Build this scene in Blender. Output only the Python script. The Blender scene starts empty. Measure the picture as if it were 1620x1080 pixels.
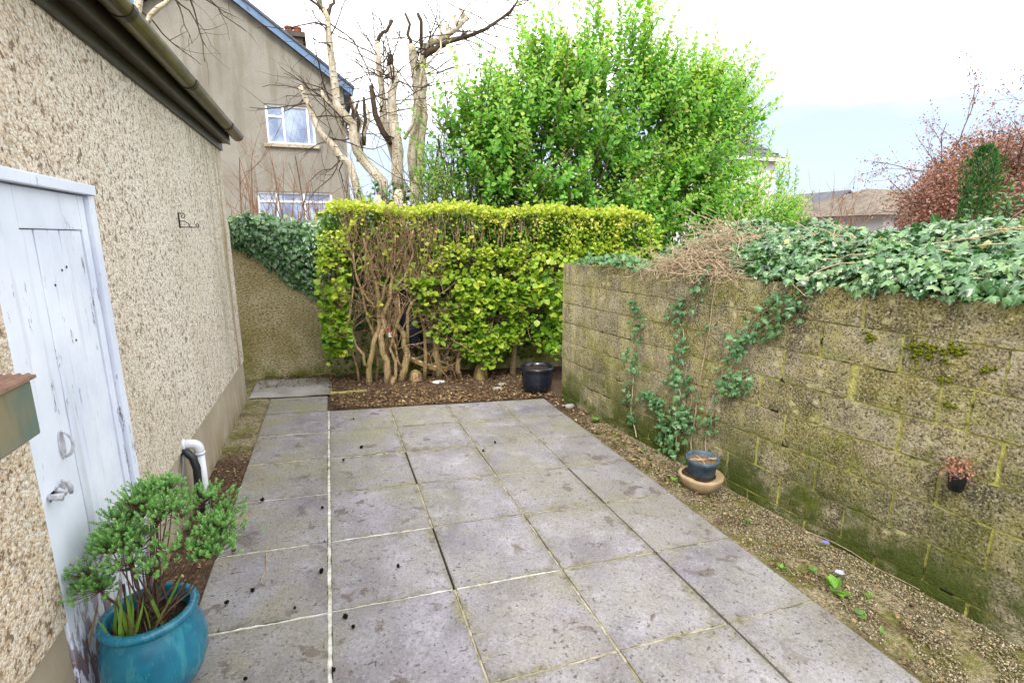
import bpy, bmesh, math, random
import numpy as np
from mathutils import Matrix, Vector, noise as mnoise

random.seed(7)
rng = np.random.default_rng(11)
scene = bpy.context.scene
C = scene.collection

# ------------------------------------------------------------------ camera
CAM = np.array([0.0, 0.0, 1.771])
cr = Vector((0.94190, -0.33588, -0.00284)); cu = Vector((0.07118, 0.19135, 0.97894)); cw = Vector((0.32826, 0.92226, -0.20415))
cam_data = bpy.data.cameras.new('camera'); cam = bpy.data.objects.new('camera', cam_data); C.objects.link(cam)
cam.matrix_world = Matrix(((cr.x, cu.x, -cw.x, CAM[0]), (cr.y, cu.y, -cw.y, CAM[1]), (cr.z, cu.z, -cw.z, CAM[2]), (0, 0, 0, 1)))
cam_data.lens = 17.77; cam_data.sensor_width = 36; cam_data.clip_start = 0.02; cam_data.clip_end = 2000
scene.camera = cam

# ------------------------------------------------------------------ sky, sun, exposure
SUN_EL, SUN_AZ = math.radians(48), math.radians(205)      # azimuth clockwise from +Y
world = bpy.data.worlds.new('World'); scene.world = world; world.use_nodes = True
wn = world.node_tree; wn.nodes.clear()
def wnode(t, **k):
    n = wn.nodes.new(t)
    for a, b in k.items(): setattr(n, a, b)
    return n
sky = wnode('ShaderNodeTexSky', sky_type='NISHITA', sun_disc=False, sun_elevation=SUN_EL, sun_rotation=SUN_AZ, air_density=1.0, dust_density=1.5, ozone_density=1.0)
tc = wnode('ShaderNodeTexCoord'); sep = wnode('ShaderNodeSeparateXYZ'); wn.links.new(tc.outputs['Generated'], sep.inputs[0])
mp = wnode('ShaderNodeMapping'); mp.inputs['Scale'].default_value = (1.0, 1.0, 3.2); wn.links.new(tc.outputs['Generated'], mp.inputs[0])
nz = wnode('ShaderNodeTexNoise'); nz.inputs['Scale'].default_value = 2.2; nz.inputs['Detail'].default_value = 5; wn.links.new(mp.outputs[0], nz.inputs['Vector'])
ma = wnode('ShaderNodeMath', operation='MULTIPLY_ADD'); wn.links.new(nz.outputs['Fac'], ma.inputs[0]); ma.inputs[1].default_value = 0.26; wn.links.new(sep.outputs['Z'], ma.inputs[2])
mr = wnode('ShaderNodeMapRange', interpolation_type='SMOOTHSTEP'); wn.links.new(ma.outputs[0], mr.inputs[0])
mr.inputs[1].default_value = 0.28; mr.inputs[2].default_value = 0.42; mr.inputs[3].default_value = 0.08; mr.inputs[4].default_value = 1.0
hz = wnode('ShaderNodeMapRange', interpolation_type='SMOOTHSTEP'); wn.links.new(sep.outputs['Z'], hz.inputs[0]); hz.inputs[1].default_value = 0.075; hz.inputs[2].default_value = 0.0; hz.inputs[3].default_value = 0; hz.inputs[4].default_value = .55
mxm = wnode('ShaderNodeMath', operation='MAXIMUM'); wn.links.new(mr.outputs[0], mxm.inputs[0]); wn.links.new(hz.outputs[0], mxm.inputs[1])
bl = wnode('ShaderNodeMix', data_type='RGBA'); bl.inputs[0].default_value = 0.8          # thin cloud over blue sky
wn.links.new(sky.outputs[0], bl.inputs[6]); bl.inputs[7].default_value = (2.35, 2.85, 3.85, 1)
mx = wnode('ShaderNodeMix', data_type='RGBA'); wn.links.new(mxm.outputs[0], mx.inputs[0])
wn.links.new(bl.outputs[2], mx.inputs[6]); mx.inputs[7].default_value = (11.2, 11.2, 11.3, 1)   # bright overcast layer
bg = wnode('ShaderNodeBackground'); bg.inputs[1].default_value = 0.1; wn.links.new(mx.outputs[2], bg.inputs[0])
wo = wnode('ShaderNodeOutputWorld'); wn.links.new(bg.outputs[0], wo.inputs[0])

sl = bpy.data.lights.new('sun', 'SUN'); sl.energy = 1.5; sl.angle = math.radians(14); sl.color = (1.0, 0.95, 0.86)
sun = bpy.data.objects.new('sun', sl); C.objects.link(sun)
sd = Vector((math.sin(SUN_AZ) * math.cos(SUN_EL), math.cos(SUN_AZ) * math.cos(SUN_EL), math.sin(SUN_EL)))
sun.rotation_euler = sd.to_track_quat('Z', 'Y').to_euler(); sun.location = (0, -5, 12)
cy = scene.cycles; cy.max_bounces = 5; cy.diffuse_bounces = 3; cy.glossy_bounces = 2; cy.transmission_bounces = 2; cy.use_adaptive_sampling = True; cy.adaptive_threshold = 0.015
vs = scene.view_settings; vs.view_transform = 'Standard'; vs.look = 'None'; vs.exposure = 1.38; vs.gamma = 1; vs.use_curve_mapping = False

# ------------------------------------------------------------------ node helper
class NT:
    def __init__(s, name):
        s.m = bpy.data.materials.new(name); s.m.use_nodes = True; s.t = s.m.node_tree; s.t.nodes.clear()
    def n(s, typ, ins=None, **props):
        nd = s.t.nodes.new(typ)
        for k, v in props.items(): setattr(nd, k, v)
        for k, v in (ins or {}).items():
            if v is None: continue
            if isinstance(v, bpy.types.NodeSocket): s.t.links.new(v, nd.inputs[k])
            else: nd.inputs[k].default_value = v
        return nd
    def pos(s): return s.n('ShaderNodeNewGeometry').outputs['Position']
    def obj(s): return s.n('ShaderNodeTexCoord').outputs['Object']
    def rnd(s): return s.n('ShaderNodeObjectInfo').outputs['Random']
    def attr(s, a): return s.n('ShaderNodeAttribute', attribute_name=a).outputs['Fac']
    def sep(s, v): return s.n('ShaderNodeSeparateXYZ', {0: v}).outputs
    def map(s, v, scale=(1, 1, 1), loc=(0, 0, 0)): return s.n('ShaderNodeMapping', {0: v, 'Scale': scale, 'Location': loc}).outputs[0]
    def noise(s, v, sc, det=4, rough=.55, dist=0.0): return s.n('ShaderNodeTexNoise', {'Vector': v, 'Scale': sc, 'Detail': det, 'Roughness': rough, 'Distortion': dist}).outputs['Fac']
    def voro(s, v, sc, feat='F1', out='Distance'): return s.n('ShaderNodeTexVoronoi', {'Vector': v, 'Scale': sc}, feature=feat).outputs[out]
    def mr(s, v, a, b, c=0.0, d=1.0): return s.n('ShaderNodeMapRange', {0: v, 1: a, 2: b, 3: c, 4: d}).outputs[0]
    def math(s, op, a, b=None, c=None): return s.n('ShaderNodeMath', {0: a, 1: b, 2: c}, operation=op).outputs[0]
    def ramp(s, f, stops):
        nd = s.n('ShaderNodeValToRGB', {0: f}); e = nd.color_ramp.elements
        while len(e) < len(stops): e.new(0.5)
        for el, (p, c) in zip(e, stops): el.position = p; el.color = (*c, 1) if len(c) == 3 else c
        return nd.outputs[0]
    def mix(s, f, a, b, blend='MIX'):
        f4 = lambda v: v if isinstance(v, bpy.types.NodeSocket) else ((*v, 1) if len(v) == 3 else v)
        return s.n('ShaderNodeMix', {0: f, 6: f4(a), 7: f4(b)}, data_type='RGBA', blend_type=blend).outputs[2]
    def bump(s, h, st=.5, d=.01, nrm=None): return s.n('ShaderNodeBump', {'Height': h, 'Strength': st, 'Distance': d, 'Normal': nrm}).outputs[0]
    def bsdf(s, col, rough=.8, nrm=None, spec=.3, metal=0.0, **kw):
        if not isinstance(col, bpy.types.NodeSocket) and len(col) == 3: col = (*col, 1)
        i = {'Base Color': col, 'Roughness': rough, 'Normal': nrm, 'Specular IOR Level': spec, 'Metallic': metal}; i.update(kw)
        return s.n('ShaderNodeBsdfPrincipled', i).outputs[0]
    def out(s, sh):
        s.n('ShaderNodeOutputMaterial', {0: sh}); return s.m

MATS = {}
def simple(name, col, rough=.6, spec=.4, metal=0.0, var=.25, sc=12, bump=.2):
    b = NT(name); p = b.pos(); n1 = b.noise(p, sc, 5); n2 = b.noise(p, sc * 6, 3)
    c = b.mix(b.mr(n1, .3, .7), tuple(x * (1 - var) for x in col), tuple(min(1, x * (1 + var)) for x in col))
    return b.out(b.bsdf(c, rough, b.bump(n2, bump, .004), spec, metal))

# paving slabs
b = NT('concrete_slab'); p = b.pos(); P3 = b.sep(p)
rd = b.rnd()
base = b.mix(b.mr(b.noise(p, 2.3, 6, .62), .34, .66), (.135, .124, .146), (.275, .262, .298))
base = b.mix(b.mr(rd, 0, 1, 0, .5), base, b.mix(b.mr(b.noise(p, 4.4, 5), .35, .65), (.165, .15, .14), (.27, .25, .25)))
base = b.mix(b.mr(b.noise(b.map(p, loc=(2, 0, 0)), 5, 6, .68), .52, .68, 0, .5), base, (.37, .36, .41))
base = b.mix(b.math('MULTIPLY', b.mr(b.noise(b.map(p, loc=(7, 7, 7)), 1.5, 6, .7), .45, .60), .6), base, (.20, .19, .155))
stain = b.math('MULTIPLY', b.mr(b.noise(p, 6.5, 5, .6, .5), .60, .625), b.mr(b.noise(b.map(p, loc=(5, 3, 0)), 1.1, 2), .40, .50))
base = b.mix(b.math('MULTIPLY', stain, .85), base, (.105, .082, .078))
alg = b.math('MULTIPLY', b.mr(b.noise(p, 1.7, 5, .62), .45, .65), b.mr(P3[1], 2.6, 5.6, .25, .85))
base = b.mix(alg, base, (.21, .205, .115))
alg2 = b.math('MULTIPLY', b.mr(b.noise(b.map(p, loc=(9, 0, 0)), 3.5, 5, .6), .46, .68), b.mr(P3[0], .1, -.6, 0, .8))
base = b.mix(alg2, base, (.22, .20, .12))
def edge(v, o, w):
    fr = b.math('FRACT', b.math('DIVIDE', b.math('ADD', v, o), w)); return b.math('MULTIPLY', b.math('MINIMUM', fr, b.math('SUBTRACT', 1.0, fr)), w)
ed = b.math('MINIMUM', edge(P3[0], 10 * .6135 + .121, .6135), edge(P3[1], 10 * .61 - 5.343, .61))
dirt = b.math('MULTIPLY', b.mr(b.math('ADD', ed, b.mr(b.noise(p, 9, 5, .65), .3, .7, -.05, .05)), .045, .0), b.mr(b.noise(b.map(p, loc=(1, 8, 0)), 1.6, 3), .40, .60, .15, .85))
base = b.mix(dirt, base, b.mix(b.mr(b.noise(p, 20, 3), .4, .6), (.10, .09, .07), (.19, .175, .10)))
sp3 = b.noise(p, 75, 4, .7); pits = b.mr(b.noise(b.map(p, loc=(0, 4, 0)), 46, 4, .62), .385, .33)
base = b.mix(b.mr(sp3, .48, .36, 0, .5), base, (.085, .078, .08))
base = b.mix(b.mr(sp3, .55, .70, 0, .32), base, (.46, .44, .48))
base = b.mix(b.math('MULTIPLY', pits, .8), base, (.05, .045, .042))
h = b.math('SUBTRACT', b.math('ADD', sp3, b.math('MULTIPLY', b.noise(p, 18, 4), .8)), b.math('MULTIPLY', pits, .9))
MATS['slab'] = b.out(b.bsdf(base, b.mr(b.noise(p, 5, 3), .3, .7, .62, .9), b.bump(h, .6, .006), .3))

# mortar of the patio joints
def mortar(name, a, c, mossy):
    b = NT(name); p = b.pos()
    base = b.mix(b.mr(b.noise(p, 26, 5), .35, .65), a, c)
    base = b.mix(b.math('MULTIPLY', b.mr(b.noise(p, 5.5, 5, .65), .5, .62), mossy), base, (.16, .15, .055))
    base = b.mix(b.math('MULTIPLY', b.mr(b.noise(b.map(p, loc=(3, 1, 0)), 8, 4), .56, .64), mossy * .8), base, (.05, .045, .03))
    return b.out(b.bsdf(base, .9, b.bump(b.noise(p, 90, 4), .6, .006), .2))
MATS['mortar_white'] = mortar('white_mortar', (.36, .35, .30), (.62, .62, .58), .5)
MATS['mortar_moss'] = mortar('mossy_mortar', (.20, .18, .12), (.38, .35, .26), 1.0)
MATS['mortar_dark'] = simple('open_joint_dirt', (.028, .024, .018), .95, .1, 0, .4, 30, .6)

# rough concrete blocks with lichen and moss
def blockmat(name, joint):
    b = NT(name); p = b.pos(); P3 = b.sep(p)
    n1 = b.noise(p, 2.6, 6, .6); n2 = b.noise(p, 9, 6, .7); sp = b.noise(p, 85, 4, .65); sp2 = b.noise(b.map(p, loc=(2, 7, 1)), 38, 5, .68)
    far = b.mr(P3[1], 2.6, 4.2)
    c = b.mix(b.mr(n1, .40, .60), (.105, .085, .05), (.27, .228, .135))
    c = b.mix(b.mr(b.noise(b.map(p, loc=(11, 0, 3)), 7.5, 6, .72), .48, .62, 0, .9), c, (.44, .395, .27))
    c = b.mix(b.mr(b.noise(b.map(p, loc=(1, 0, 13)), 3.2, 6, .7), .51, .63, 0, .85), c, (.055, .05, .036))
    c = b.mix(b.math('MULTIPLY', far, .72), c, b.mix(b.mr(b.noise(b.map(p, (1, 1, .5)), 6, 6, .7), .38, .62), (.20, .165, .11), (.45, .395, .265)))
    c = b.mix(b.mr(b.rnd(), .5, 1, 0, .45), c, (.33, .295, .22)); c = b.mix(b.mr(b.rnd(), .45, 0, 0, .5), c, (.085, .075, .055))
    olive = b.mr(b.noise(b.map(p, loc=(4, 4, 4)), 2.7, 6, .68), .44, .60)
    c = b.mix(b.math('MULTIPLY', olive, .5), c, b.mix(b.mr(n2, .4, .6), (.17, .15, .022), (.36, .325, .065)))
    strk = b.mr(b.noise(b.map(p, (7, 7, .5)), 1.4, 5, .62), .50, .62)
    c = b.mix(b.math('MULTIPLY', b.math('MULTIPLY', strk, far), .6), c, (.46, .42, .19))
    c = b.mix(b.mr(sp, .51, .62, 0, .7), c, (.42, .37, .24))
    c = b.mix(b.mr(sp, .47, .37, 0, .85), c, (.024, .020, .013))
    c = b.mix(b.mr(sp2, .43, .33, 0, .8), c, (.03, .026, .017))
    vd = b.voro(b.map(p, loc=(1, 2, 3)), 9); vm = b.mr(b.noise(p, 1.6, 3), .42, .58)
    lich = b.math('MULTIPLY', b.mr(b.math('ADD', vd, b.mr(b.noise(p, 26, 5, .7), 0, 1, -.30, .30)), .24, .12), vm)
    c = b.mix(b.math('MULTIPLY', lich, .8), c, (.48, .44, .25))
    vd2 = b.voro(b.map(p, loc=(8, 2, 5)), 30)
    c = b.mix(b.math('MULTIPLY', b.mr(b.math('ADD', vd2, b.mr(sp2, 0, 1, -.12, .12)), .18, .10), .8), c, (.50, .47, .36))
    moss = b.math('MULTIPLY', b.mr(b.noise(b.map(p, loc=(0, 9, 2)), 4.5, 6, .72), .54, .64), b.mr(P3[2], 1.5, .0, .3, 1.0))
    c = b.mix(b.math('MULTIPLY', moss, .8), c, (.13, .155, .016))
    grn = b.math('MULTIPLY', b.mr(b.noise(b.map(p, loc=(3, 3, 9)), 2.2, 5, .65), .40, .54), b.mr(P3[2], .55, -.05, 0, .95))
    c = b.mix(grn, c, (.05, .07, .010))
    if joint:
        c = b.mix(b.mr(b.noise(p, 2.6, 5, .7), .34, .56, .25, .95), c, b.mix(b.mr(sp2, .35, .65), (.30, .29, .06), (.54, .53, .17)))
        c = b.mix(b.math('MULTIPLY', far, .6), c, (.27, .235, .13))
        c = b.mix(b.mr(b.noise(b.map(p, loc=(6, 1, 1)), 6, 4), .58, .64), c, (.03, .026, .015))
    h = b.math('ADD', b.math('MULTIPLY', sp, .7), b.math('MULTIPLY', sp2, .9)); h = b.math('ADD', h, b.math('MULTIPLY', n2, .8))
    return b.out(b.bsdf(c, .95, b.bump(h, 1.0, .014), .12))
MATS['block'] = blockmat('weathered_block', False)
MATS['joint'] = blockmat('mossy_block_joint', True)

# pebbledash of the outbuilding
b = NT('pebbledash'); p = b.pos(); P3 = b.sep(p)
pw = b.n('ShaderNodeVectorMath', {0: p, 1: b.n('ShaderNodeVectorMath', {0: b.n('ShaderNodeTexNoise', {'Vector': p, 'Scale': 60.0, 'Detail': 2.0}).outputs['Color'], 3: .012}, operation='SCALE').outputs[0]}, operation='ADD').outputs[0]
v1 = b.voro(pw, 78); v1c = b.voro(pw, 78, out='Color'); v2 = b.voro(b.map(pw, loc=(3, 3, 3)), 150)
cs = b.sep(v1c)
big = b.noise(p, .9, 4, .6); mid = b.noise(p, 16, 5, .65)
tan = b.mix(b.mr(P3[1], 1.6, 3.4), (.56, .42, .26), (.70, .64, .55))
c = b.mix(b.mr(cs[0], 0, 1, 0, .75), tan, (.72, .69, .63))
c = b.mix(b.mr(cs[1], .72, .95, 0, .65), c, (.36, .25, .16))
ns1 = b.noise(pw, 40, 4, .6); ns2 = b.noise(b.map(pw, loc=(5, 5, 5)), 24, 5, .65)
dark = b.math('MAXIMUM', b.mr(ns1, .425, .365), b.mr(ns2, .415, .37)); dark = b.math('MAXIMUM', dark, b.math('MULTIPLY', b.mr(v1, .6, .75), .5))
c = b.mix(b.mr(ns1, .52, .64, 0, .6), c, (.80, .76, .68))
c = b.mix(b.math('MULTIPLY', dark, .86), c, b.mix(cs[2], (.06, .04, .025), (.22, .14, .08)))
c = b.mix(b.mr(big, .5, .72, 0, .35), c, (.48, .42, .31))
sy = b.math('MULTIPLY', b.mr(b.math('ABSOLUTE', b.math('SUBTRACT', P3[1], 5.62)), .16, .02), b.mr(b.noise(b.map(p, (9, 9, .8)), 1.2, 4), .38, .55))
c = b.mix(b.math('MULTIPLY', sy, .75), c, (.235, .15, .045))
gy = b.math('MULTIPLY', b.mr(b.math('ABSOLUTE', b.math('SUBTRACT', P3[1], 5.25)), .3, .05), b.mr(b.noise(b.map(p, (7, 7, .6)), 1.2, 4), .4, .6))
c = b.mix(b.math('MULTIPLY', gy, .5), c, (.26, .235, .15))
drip = b.math('MULTIPLY', b.mr(b.noise(b.map(p, (5, 5, .35)), 1.6, 5, .62), .52, .66), b.mr(b.noise(b.map(p, loc=(3, 3, 3)), .8, 3), .4, .6))
c = b.mix(b.math('MULTIPLY', drip, .4), c, (.30, .245, .165))
h = b.math('SUBTRACT', b.math('MULTIPLY', b.noise(pw, 46, 3), .6), b.math('ADD', b.math('MULTIPLY', v1, 1.0), b.math('MULTIPLY', v2, .5)))
MATS['pebble'] = b.out(b.bsdf(c, .85, b.bump(h, .6, .010), .25))

b = NT('grey_roughcast'); p = b.pos(); P3 = b.sep(p)
n1 = b.noise(p, 1.1, 5); n2 = b.noise(p, 70, 4, .65)
c = b.mix(b.mr(n1, .35, .65), (.265, .255, .23), (.355, .345, .315)); c = b.mix(b.mr(n2, .42, .58), (.17, .155, .125), c)
c = b.mix(b.math('MULTIPLY', b.mr(b.noise(b.map(p, (5, 5, .7)), .9, 4), .48, .62), .45), c, (.155, .135, .10))
MATS['farwall'] = b.out(b.bsdf(c, .95, b.bump(n2, .6, .01), .15))

b = NT('mossy_roughcast'); p = b.pos(); P3 = b.sep(p)
n1 = b.noise(p, 1.6, 5); n2 = b.noise(b.map(p, (.7, 1, 1.4)), 55, 4, .65)
c = b.mix(b.mr(n1, .35, .65), (.44, .375, .22), (.56, .50, .34)); c = b.mix(b.mr(n2, .42, .56), (.22, .175, .085), c)
c = b.mix(b.math('MULTIPLY', b.mr(b.noise(p, 2.2, 5, .6), .40, .62), b.mr(P3[2], 1.2, .0, .35, .9)), c, b.mix(b.mr(n2, .4, .6), (.12, .105, .02), (.25, .225, .055)))
c = b.mix(b.math('MULTIPLY', b.mr(b.noise(p, 6, 4), .4, .6), b.mr(P3[2], .22, .04, 0, .9)), c, (.09, .12, .012))
MATS['backwall'] = b.out(b.bsdf(c, .95, b.bump(n2, .8, .014), .12))

b = NT('plinth_render'); p = b.pos(); P3 = b.sep(p)
c = b.mix(b.mr(b.noise(p, 2.4, 5), .35, .65), (.33, .28, .21), (.42, .375, .30))
c = b.mix(b.math('MULTIPLY', b.mr(b.noise(b.map(p, (5, 5, 1)), 2.2, 4), .44, .6), b.mr(P3[2], .3, .02, .1, .8)), c, (.25, .19, .10))
c = b.mix(b.math('MULTIPLY', b.mr(b.noise(p, 9, 4), .42, .58), b.mr(P3[2], .12, .03, 0, .8)), c, (.12, .12, .04))
MATS['plinth'] = b.out(b.bsdf(c, .8, b.bump(b.noise(p, 60, 4), .25, .004), .3))

# flaking pale paint over old wood
b = NT('flaking_paint'); p = b.pos(); P3 = b.sep(p)
grain = b.noise(b.map(p, (60, 60, 3)), 1.0, 5, .6); streak = b.noise(b.map(p, (14, 14, 1.1)), 1.0, 5, .65)
c = b.mix(b.mr(b.noise(p, 3, 4), .3, .7), (.58, .63, .76), (.74, .79, .90))
c = b.mix(b.mr(streak, .58, .7, 0, .35), c, (.36, .37, .45))
worn = b.math('MULTIPLY', b.mr(b.noise(b.map(p, (24, 24, 5)), 1.0, 6, .74), .60, .615), b.mr(b.noise(p, 1.9, 3), .42, .54))
c = b.mix(b.math('MULTIPLY', worn, .85), c, (.15, .14, .17))
low = b.math('MULTIPLY', b.mr(b.noise(b.map(p, (16, 16, 5)), 1.0, 5, .6), .50, .52), b.mr(P3[2], .62, .30))
c = b.mix(b.math('MULTIPLY', low, .92), c, b.mix(b.mr(grain, .4, .6), (.13, .075, .085), (.24, .16, .165)))
MATS['paint'] = b.out(b.bsdf(c, .55, b.bump(b.math('SUBTRACT', b.math('MULTIPLY', grain, .3), b.math('ADD', worn, low)), .55, .004), .35))

b = NT('glazed_turquoise'); p = b.pos(); P3 = b.sep(p)
n = b.noise(p, 9, 5, .6); st = b.noise(b.map(p, (22, 22, 5)), 1, 4, .6)
c = b.mix(b.mr(n, .35, .68), (.006, .11, .19), (.015, .20, .30))
c = b.mix(b.mr(st, .52, .74, 0, .6), c, (.08, .35, .36)); c = b.mix(b.mr(P3[2], .385, .41, 0, .6), c, (.03, .27, .29))
c = b.mix(b.mr(b.noise(p, 48, 4, .7), .64, .70, 0, .7), c, (.20, .42, .42))
MATS['turq'] = b.out(b.bsdf(c, b.mr(st, .3, .7, .16, .34), b.bump(n, .12, .01), .55))

b = NT('algae_gutter'); p = b.pos()
c = b.mix(b.mr(b.noise(b.map(p, (3, .8, 3)), 3, 5, .65), .40, .62), (.035, .026, .017), (.115, .10, .028))
MATS['gutter'] = b.out(b.bsdf(c, .35, b.bump(b.noise(p, 40, 3), .1, .004), .5))
MATS['brown_pvc'] = simple('brown_fascia', (.030, .021, .014), .42, .45, 0, .35, 7, .1)
MATS['white_pvc'] = simple('white_pipe', (.66, .69, .74), .35, .5, 0, .06, 8, .03)
MATS['black_rubber'] = simple('black_rubber', (.014, .016, .02), .4, .5, 0, .2, 20, .1)
MATS['grey_cable'] = simple('grey_cable', (.12, .13, .14), .5, .4)
MATS['iron'] = simple('wrought_iron', (.03, .02, .018), .6, .5, .6)
MATS['painted_iron'] = simple('painted_iron', (.46, .47, .52), .5, .5, 0, .25, 60, .5)
MATS['black_pot'] = simple('black_glazed_pot', (.008, .011, .02), .22, .6, 0, .4, 30, .1)
MATS['blue_pot'] = simple('blue_plastic_pot', (.055, .088, .12), .55, .35, 0, .5, 14, .2)
MATS['terracotta'] = simple('pale_terracotta', (.33, .245, .145), .8, .3, 0, .22, 14, .4)
MATS['cut_soil'] = simple('dry_soil', (.16, .11, .07), .95, .15, 0, .5, 60, 1.0)
MATS['soil'] = simple('potting_soil', (.035, .022, .014), .95, .15, 0, .5, 40, 1.0)
MATS['window_white'] = simple('white_upvc', (.72, .75, .80), .35, .5, 0, .04)
MATS['roof_slate'] = simple('grey_slate', (.085, .09, .105), .7, .3, 0, .3, 3)
MATS['roof_brown'] = simple('brown_roof_tile', (.15, .125, .10), .85, .2, 0, .35, 3)
MATS['bargeboard'] = simple('blue_grey_bargeboard', (.11, .185, .315), .55, .4, 0, .2, 5)
MATS['white_render'] = simple('white_render', (.66, .67, .68), .9, .2, 0, .06, 2)
MATS['chimney_pot'] = simple('clay_chimney_pot', (.22, .075, .045), .85, .2, 0, .3, 9)
MATS['chimney'] = simple('dark_chimney_render', (.085, .07, .055), .9, .2, 0, .3, 4)
MATS['old_wood'] = simple('old_board', (.26, .165, .06), .75, .3, 0, .35, 10, .4)
MATS['navy'] = simple('dark_navy_plastic', (.012, .018, .035), .45, .4, 0, .3, 6)
MATS['red'] = simple('faded_red_print', (.30, .04, .03), .6, .3, 0, .15)
MATS['paper'] = simple('pale_paper', (.62, .62, .60), .7, .3, 0, .12, 14, .3)
MATS['rust_box'] = None
b = NT('tarnished_metal'); p = b.pos()
n = b.noise(b.map(p, loc=(0, 1.2, 0)), 6, 4, .5)
c = b.mix(b.mr(n, .36, .66), (.27, .235, .15), (.14, .20, .175)); c = b.mix(b.mr(b.noise(b.map(p, (30, 30, 4)), 1, 4), .5, .7, 0, .5), c, (.17, .145, .08))
MATS['box'] = b.out(b.bsdf(c, .42, b.bump(n, .1, .01), .5, .25))
MATS['box_top'] = simple('red_brown_ribbed_top', (.23, .135, .10), .7, .3, 0, .3, 25, .4)
b = NT('window_glass'); p = b.pos()
MATS['glass'] = b.out(b.bsdf(b.mix(b.mr(b.noise(p, 1.4, 4), .4, .6), (.16, .21, .34), (.34, .42, .56)), .06, None, .8))

def barkmat(name, a, c, dk, dkpos, sc=(4, 4, 1.2), green=0.0):
    b = NT(name); p = b.pos(); n1 = b.noise(b.map(p, sc), 6, 5, .65); n2 = b.noise(b.map(p, (3, 3, 9)), 5, 4, .6)
    col = b.mix(b.mr(n1, .35, .65), a, c); col = b.mix(b.mr(n2, dkpos, dkpos + .06), col, dk)
    if green: col = b.mix(b.math('MULTIPLY', b.mr(b.noise(p, 3, 4), .45, .6), green), col, (.20, .19, .05))
    return b.out(b.bsdf(col, .85, b.bump(b.math('ADD', n1, b.math('MULTIPLY', n2, .6)), .9, .02), .2))
MATS['birch'] = barkmat('birch_bark', (.40, .33, .24), (.66, .60, .50), (.06, .045, .035), .58, green=.3)
MATS['birch_dark'] = barkmat('dark_twig_bark', (.045, .03, .022), (.10, .07, .05), (.03, .02, .015), .6)
MATS['cut_wood'] = simple('dark_cut_wood', (.045, .03, .02), .9, .2, 0, .4, 20)
MATS['hedge_bark'] = barkmat('tan_hedge_bark', (.20, .13, .065), (.50, .37, .21), (.10, .065, .03), .58, (9, 9, 1.6), green=.5)
MATS['twig_tan'] = barkmat('dry_tan_stem', (.27, .195, .125), (.48, .38, .26), (.14, .09, .055), .64)
MATS['hedge_twig'] = barkmat('brown_hedge_twig', (.15, .095, .05), (.36, .25, .145), (.08, .05, .028), .6)
MATS['twig_red'] = barkmat('reddish_twig', (.16, .085, .055), (.28, .17, .11), (.10, .05, .03), .66)
MATS['hebe_stem'] = barkmat('dark_brown_stem', (.075, .045, .03), (.17, .11, .075), (.04, .025, .02), .66)

def leafmat(name, stops, trans=.3, rough=.42, spec=.45, tcol=1.5, veins=False):
    b = NT(name); r = b.attr('rnd'); p = b.pos()
    c = b.ramp(r, stops)
    c = b.mix(b.mr(b.noise(p, 30, 3), .3, .7, 0, .3), c, (.02, .04, .008))
    if veins:
        u = b.math('ABSOLUTE', b.attr('u')); 
        c = b.mix(b.mr(u, .10, .02, 0, .5), c, (.20, .30, .18))
    d = b.bsdf(c, rough, None, spec)
    t = b.n('ShaderNodeBsdfTranslucent', {0: b.mix(1.0, c, (tcol, tcol * 1.05, tcol * .55, 1), 'MULTIPLY')}).outputs[0]
    return b.out(b.n('ShaderNodeMixShader', {0: trans, 1: d, 2: t}).outputs[0])
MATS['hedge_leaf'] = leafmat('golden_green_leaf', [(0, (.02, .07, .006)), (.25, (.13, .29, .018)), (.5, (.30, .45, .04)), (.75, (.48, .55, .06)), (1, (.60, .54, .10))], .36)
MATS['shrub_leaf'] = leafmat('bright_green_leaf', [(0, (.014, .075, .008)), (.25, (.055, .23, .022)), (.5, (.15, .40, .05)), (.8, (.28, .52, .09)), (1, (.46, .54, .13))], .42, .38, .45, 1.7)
MATS['fine_leaf'] = leafmat('fine_green_leaf', [(0, (.04, .12, .018)), (.5, (.14, .30, .05)), (1, (.28, .42, .10))], .38)
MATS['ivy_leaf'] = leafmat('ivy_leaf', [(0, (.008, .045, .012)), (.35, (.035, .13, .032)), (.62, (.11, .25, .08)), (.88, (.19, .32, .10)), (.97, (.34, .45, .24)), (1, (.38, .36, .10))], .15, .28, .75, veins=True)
MATS['ivy_pale'] = leafmat('pale_wall_ivy_leaf', [(0, (.02, .09, .02)), (.5, (.055, .17, .045)), (1, (.13, .27, .10))], .2, .36, .5, veins=True)
MATS['hebe_leaf'] = leafmat('hebe_leaf', [(0, (.08, .21, .06)), (.5, (.20, .45, .12)), (1, (.44, .62, .30))], .38)
MATS['grass_blade'] = leafmat('strap_leaf', [(0, (.14, .09, .03)), (.3, (.10, .22, .025)), (1, (.22, .36, .05))], .3)
MATS['weed_leaf'] = leafmat('weed_leaf', [(0, (.06, .19, .02)), (1, (.19, .40, .04))], .3)
MATS['violet'] = leafmat('violet_petal', [(0, (.22, .20, .62)), (1, (.55, .58, .80))], .3)
MATS['plum_leaf'] = leafmat('plum_leaf', [(0, (.10, .038, .035)), (.5, (.29, .12, .10)), (1, (.46, .25, .20))], .3)
MATS['conifer_leaf'] = leafmat('conifer_leaf', [(0, (.012, .06, .012)), (.6, (.03, .13, .025)), (1, (.10, .20, .04))], .15)
MATS['dry_leaf'] = leafmat('dry_leaf', [(0, (.05, .03, .018)), (.4, (.15, .085, .045)), (.75, (.28, .18, .10)), (.93, (.40, .28, .14)), (1, (.50, .42, .22))], .15, .7, .2)
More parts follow.
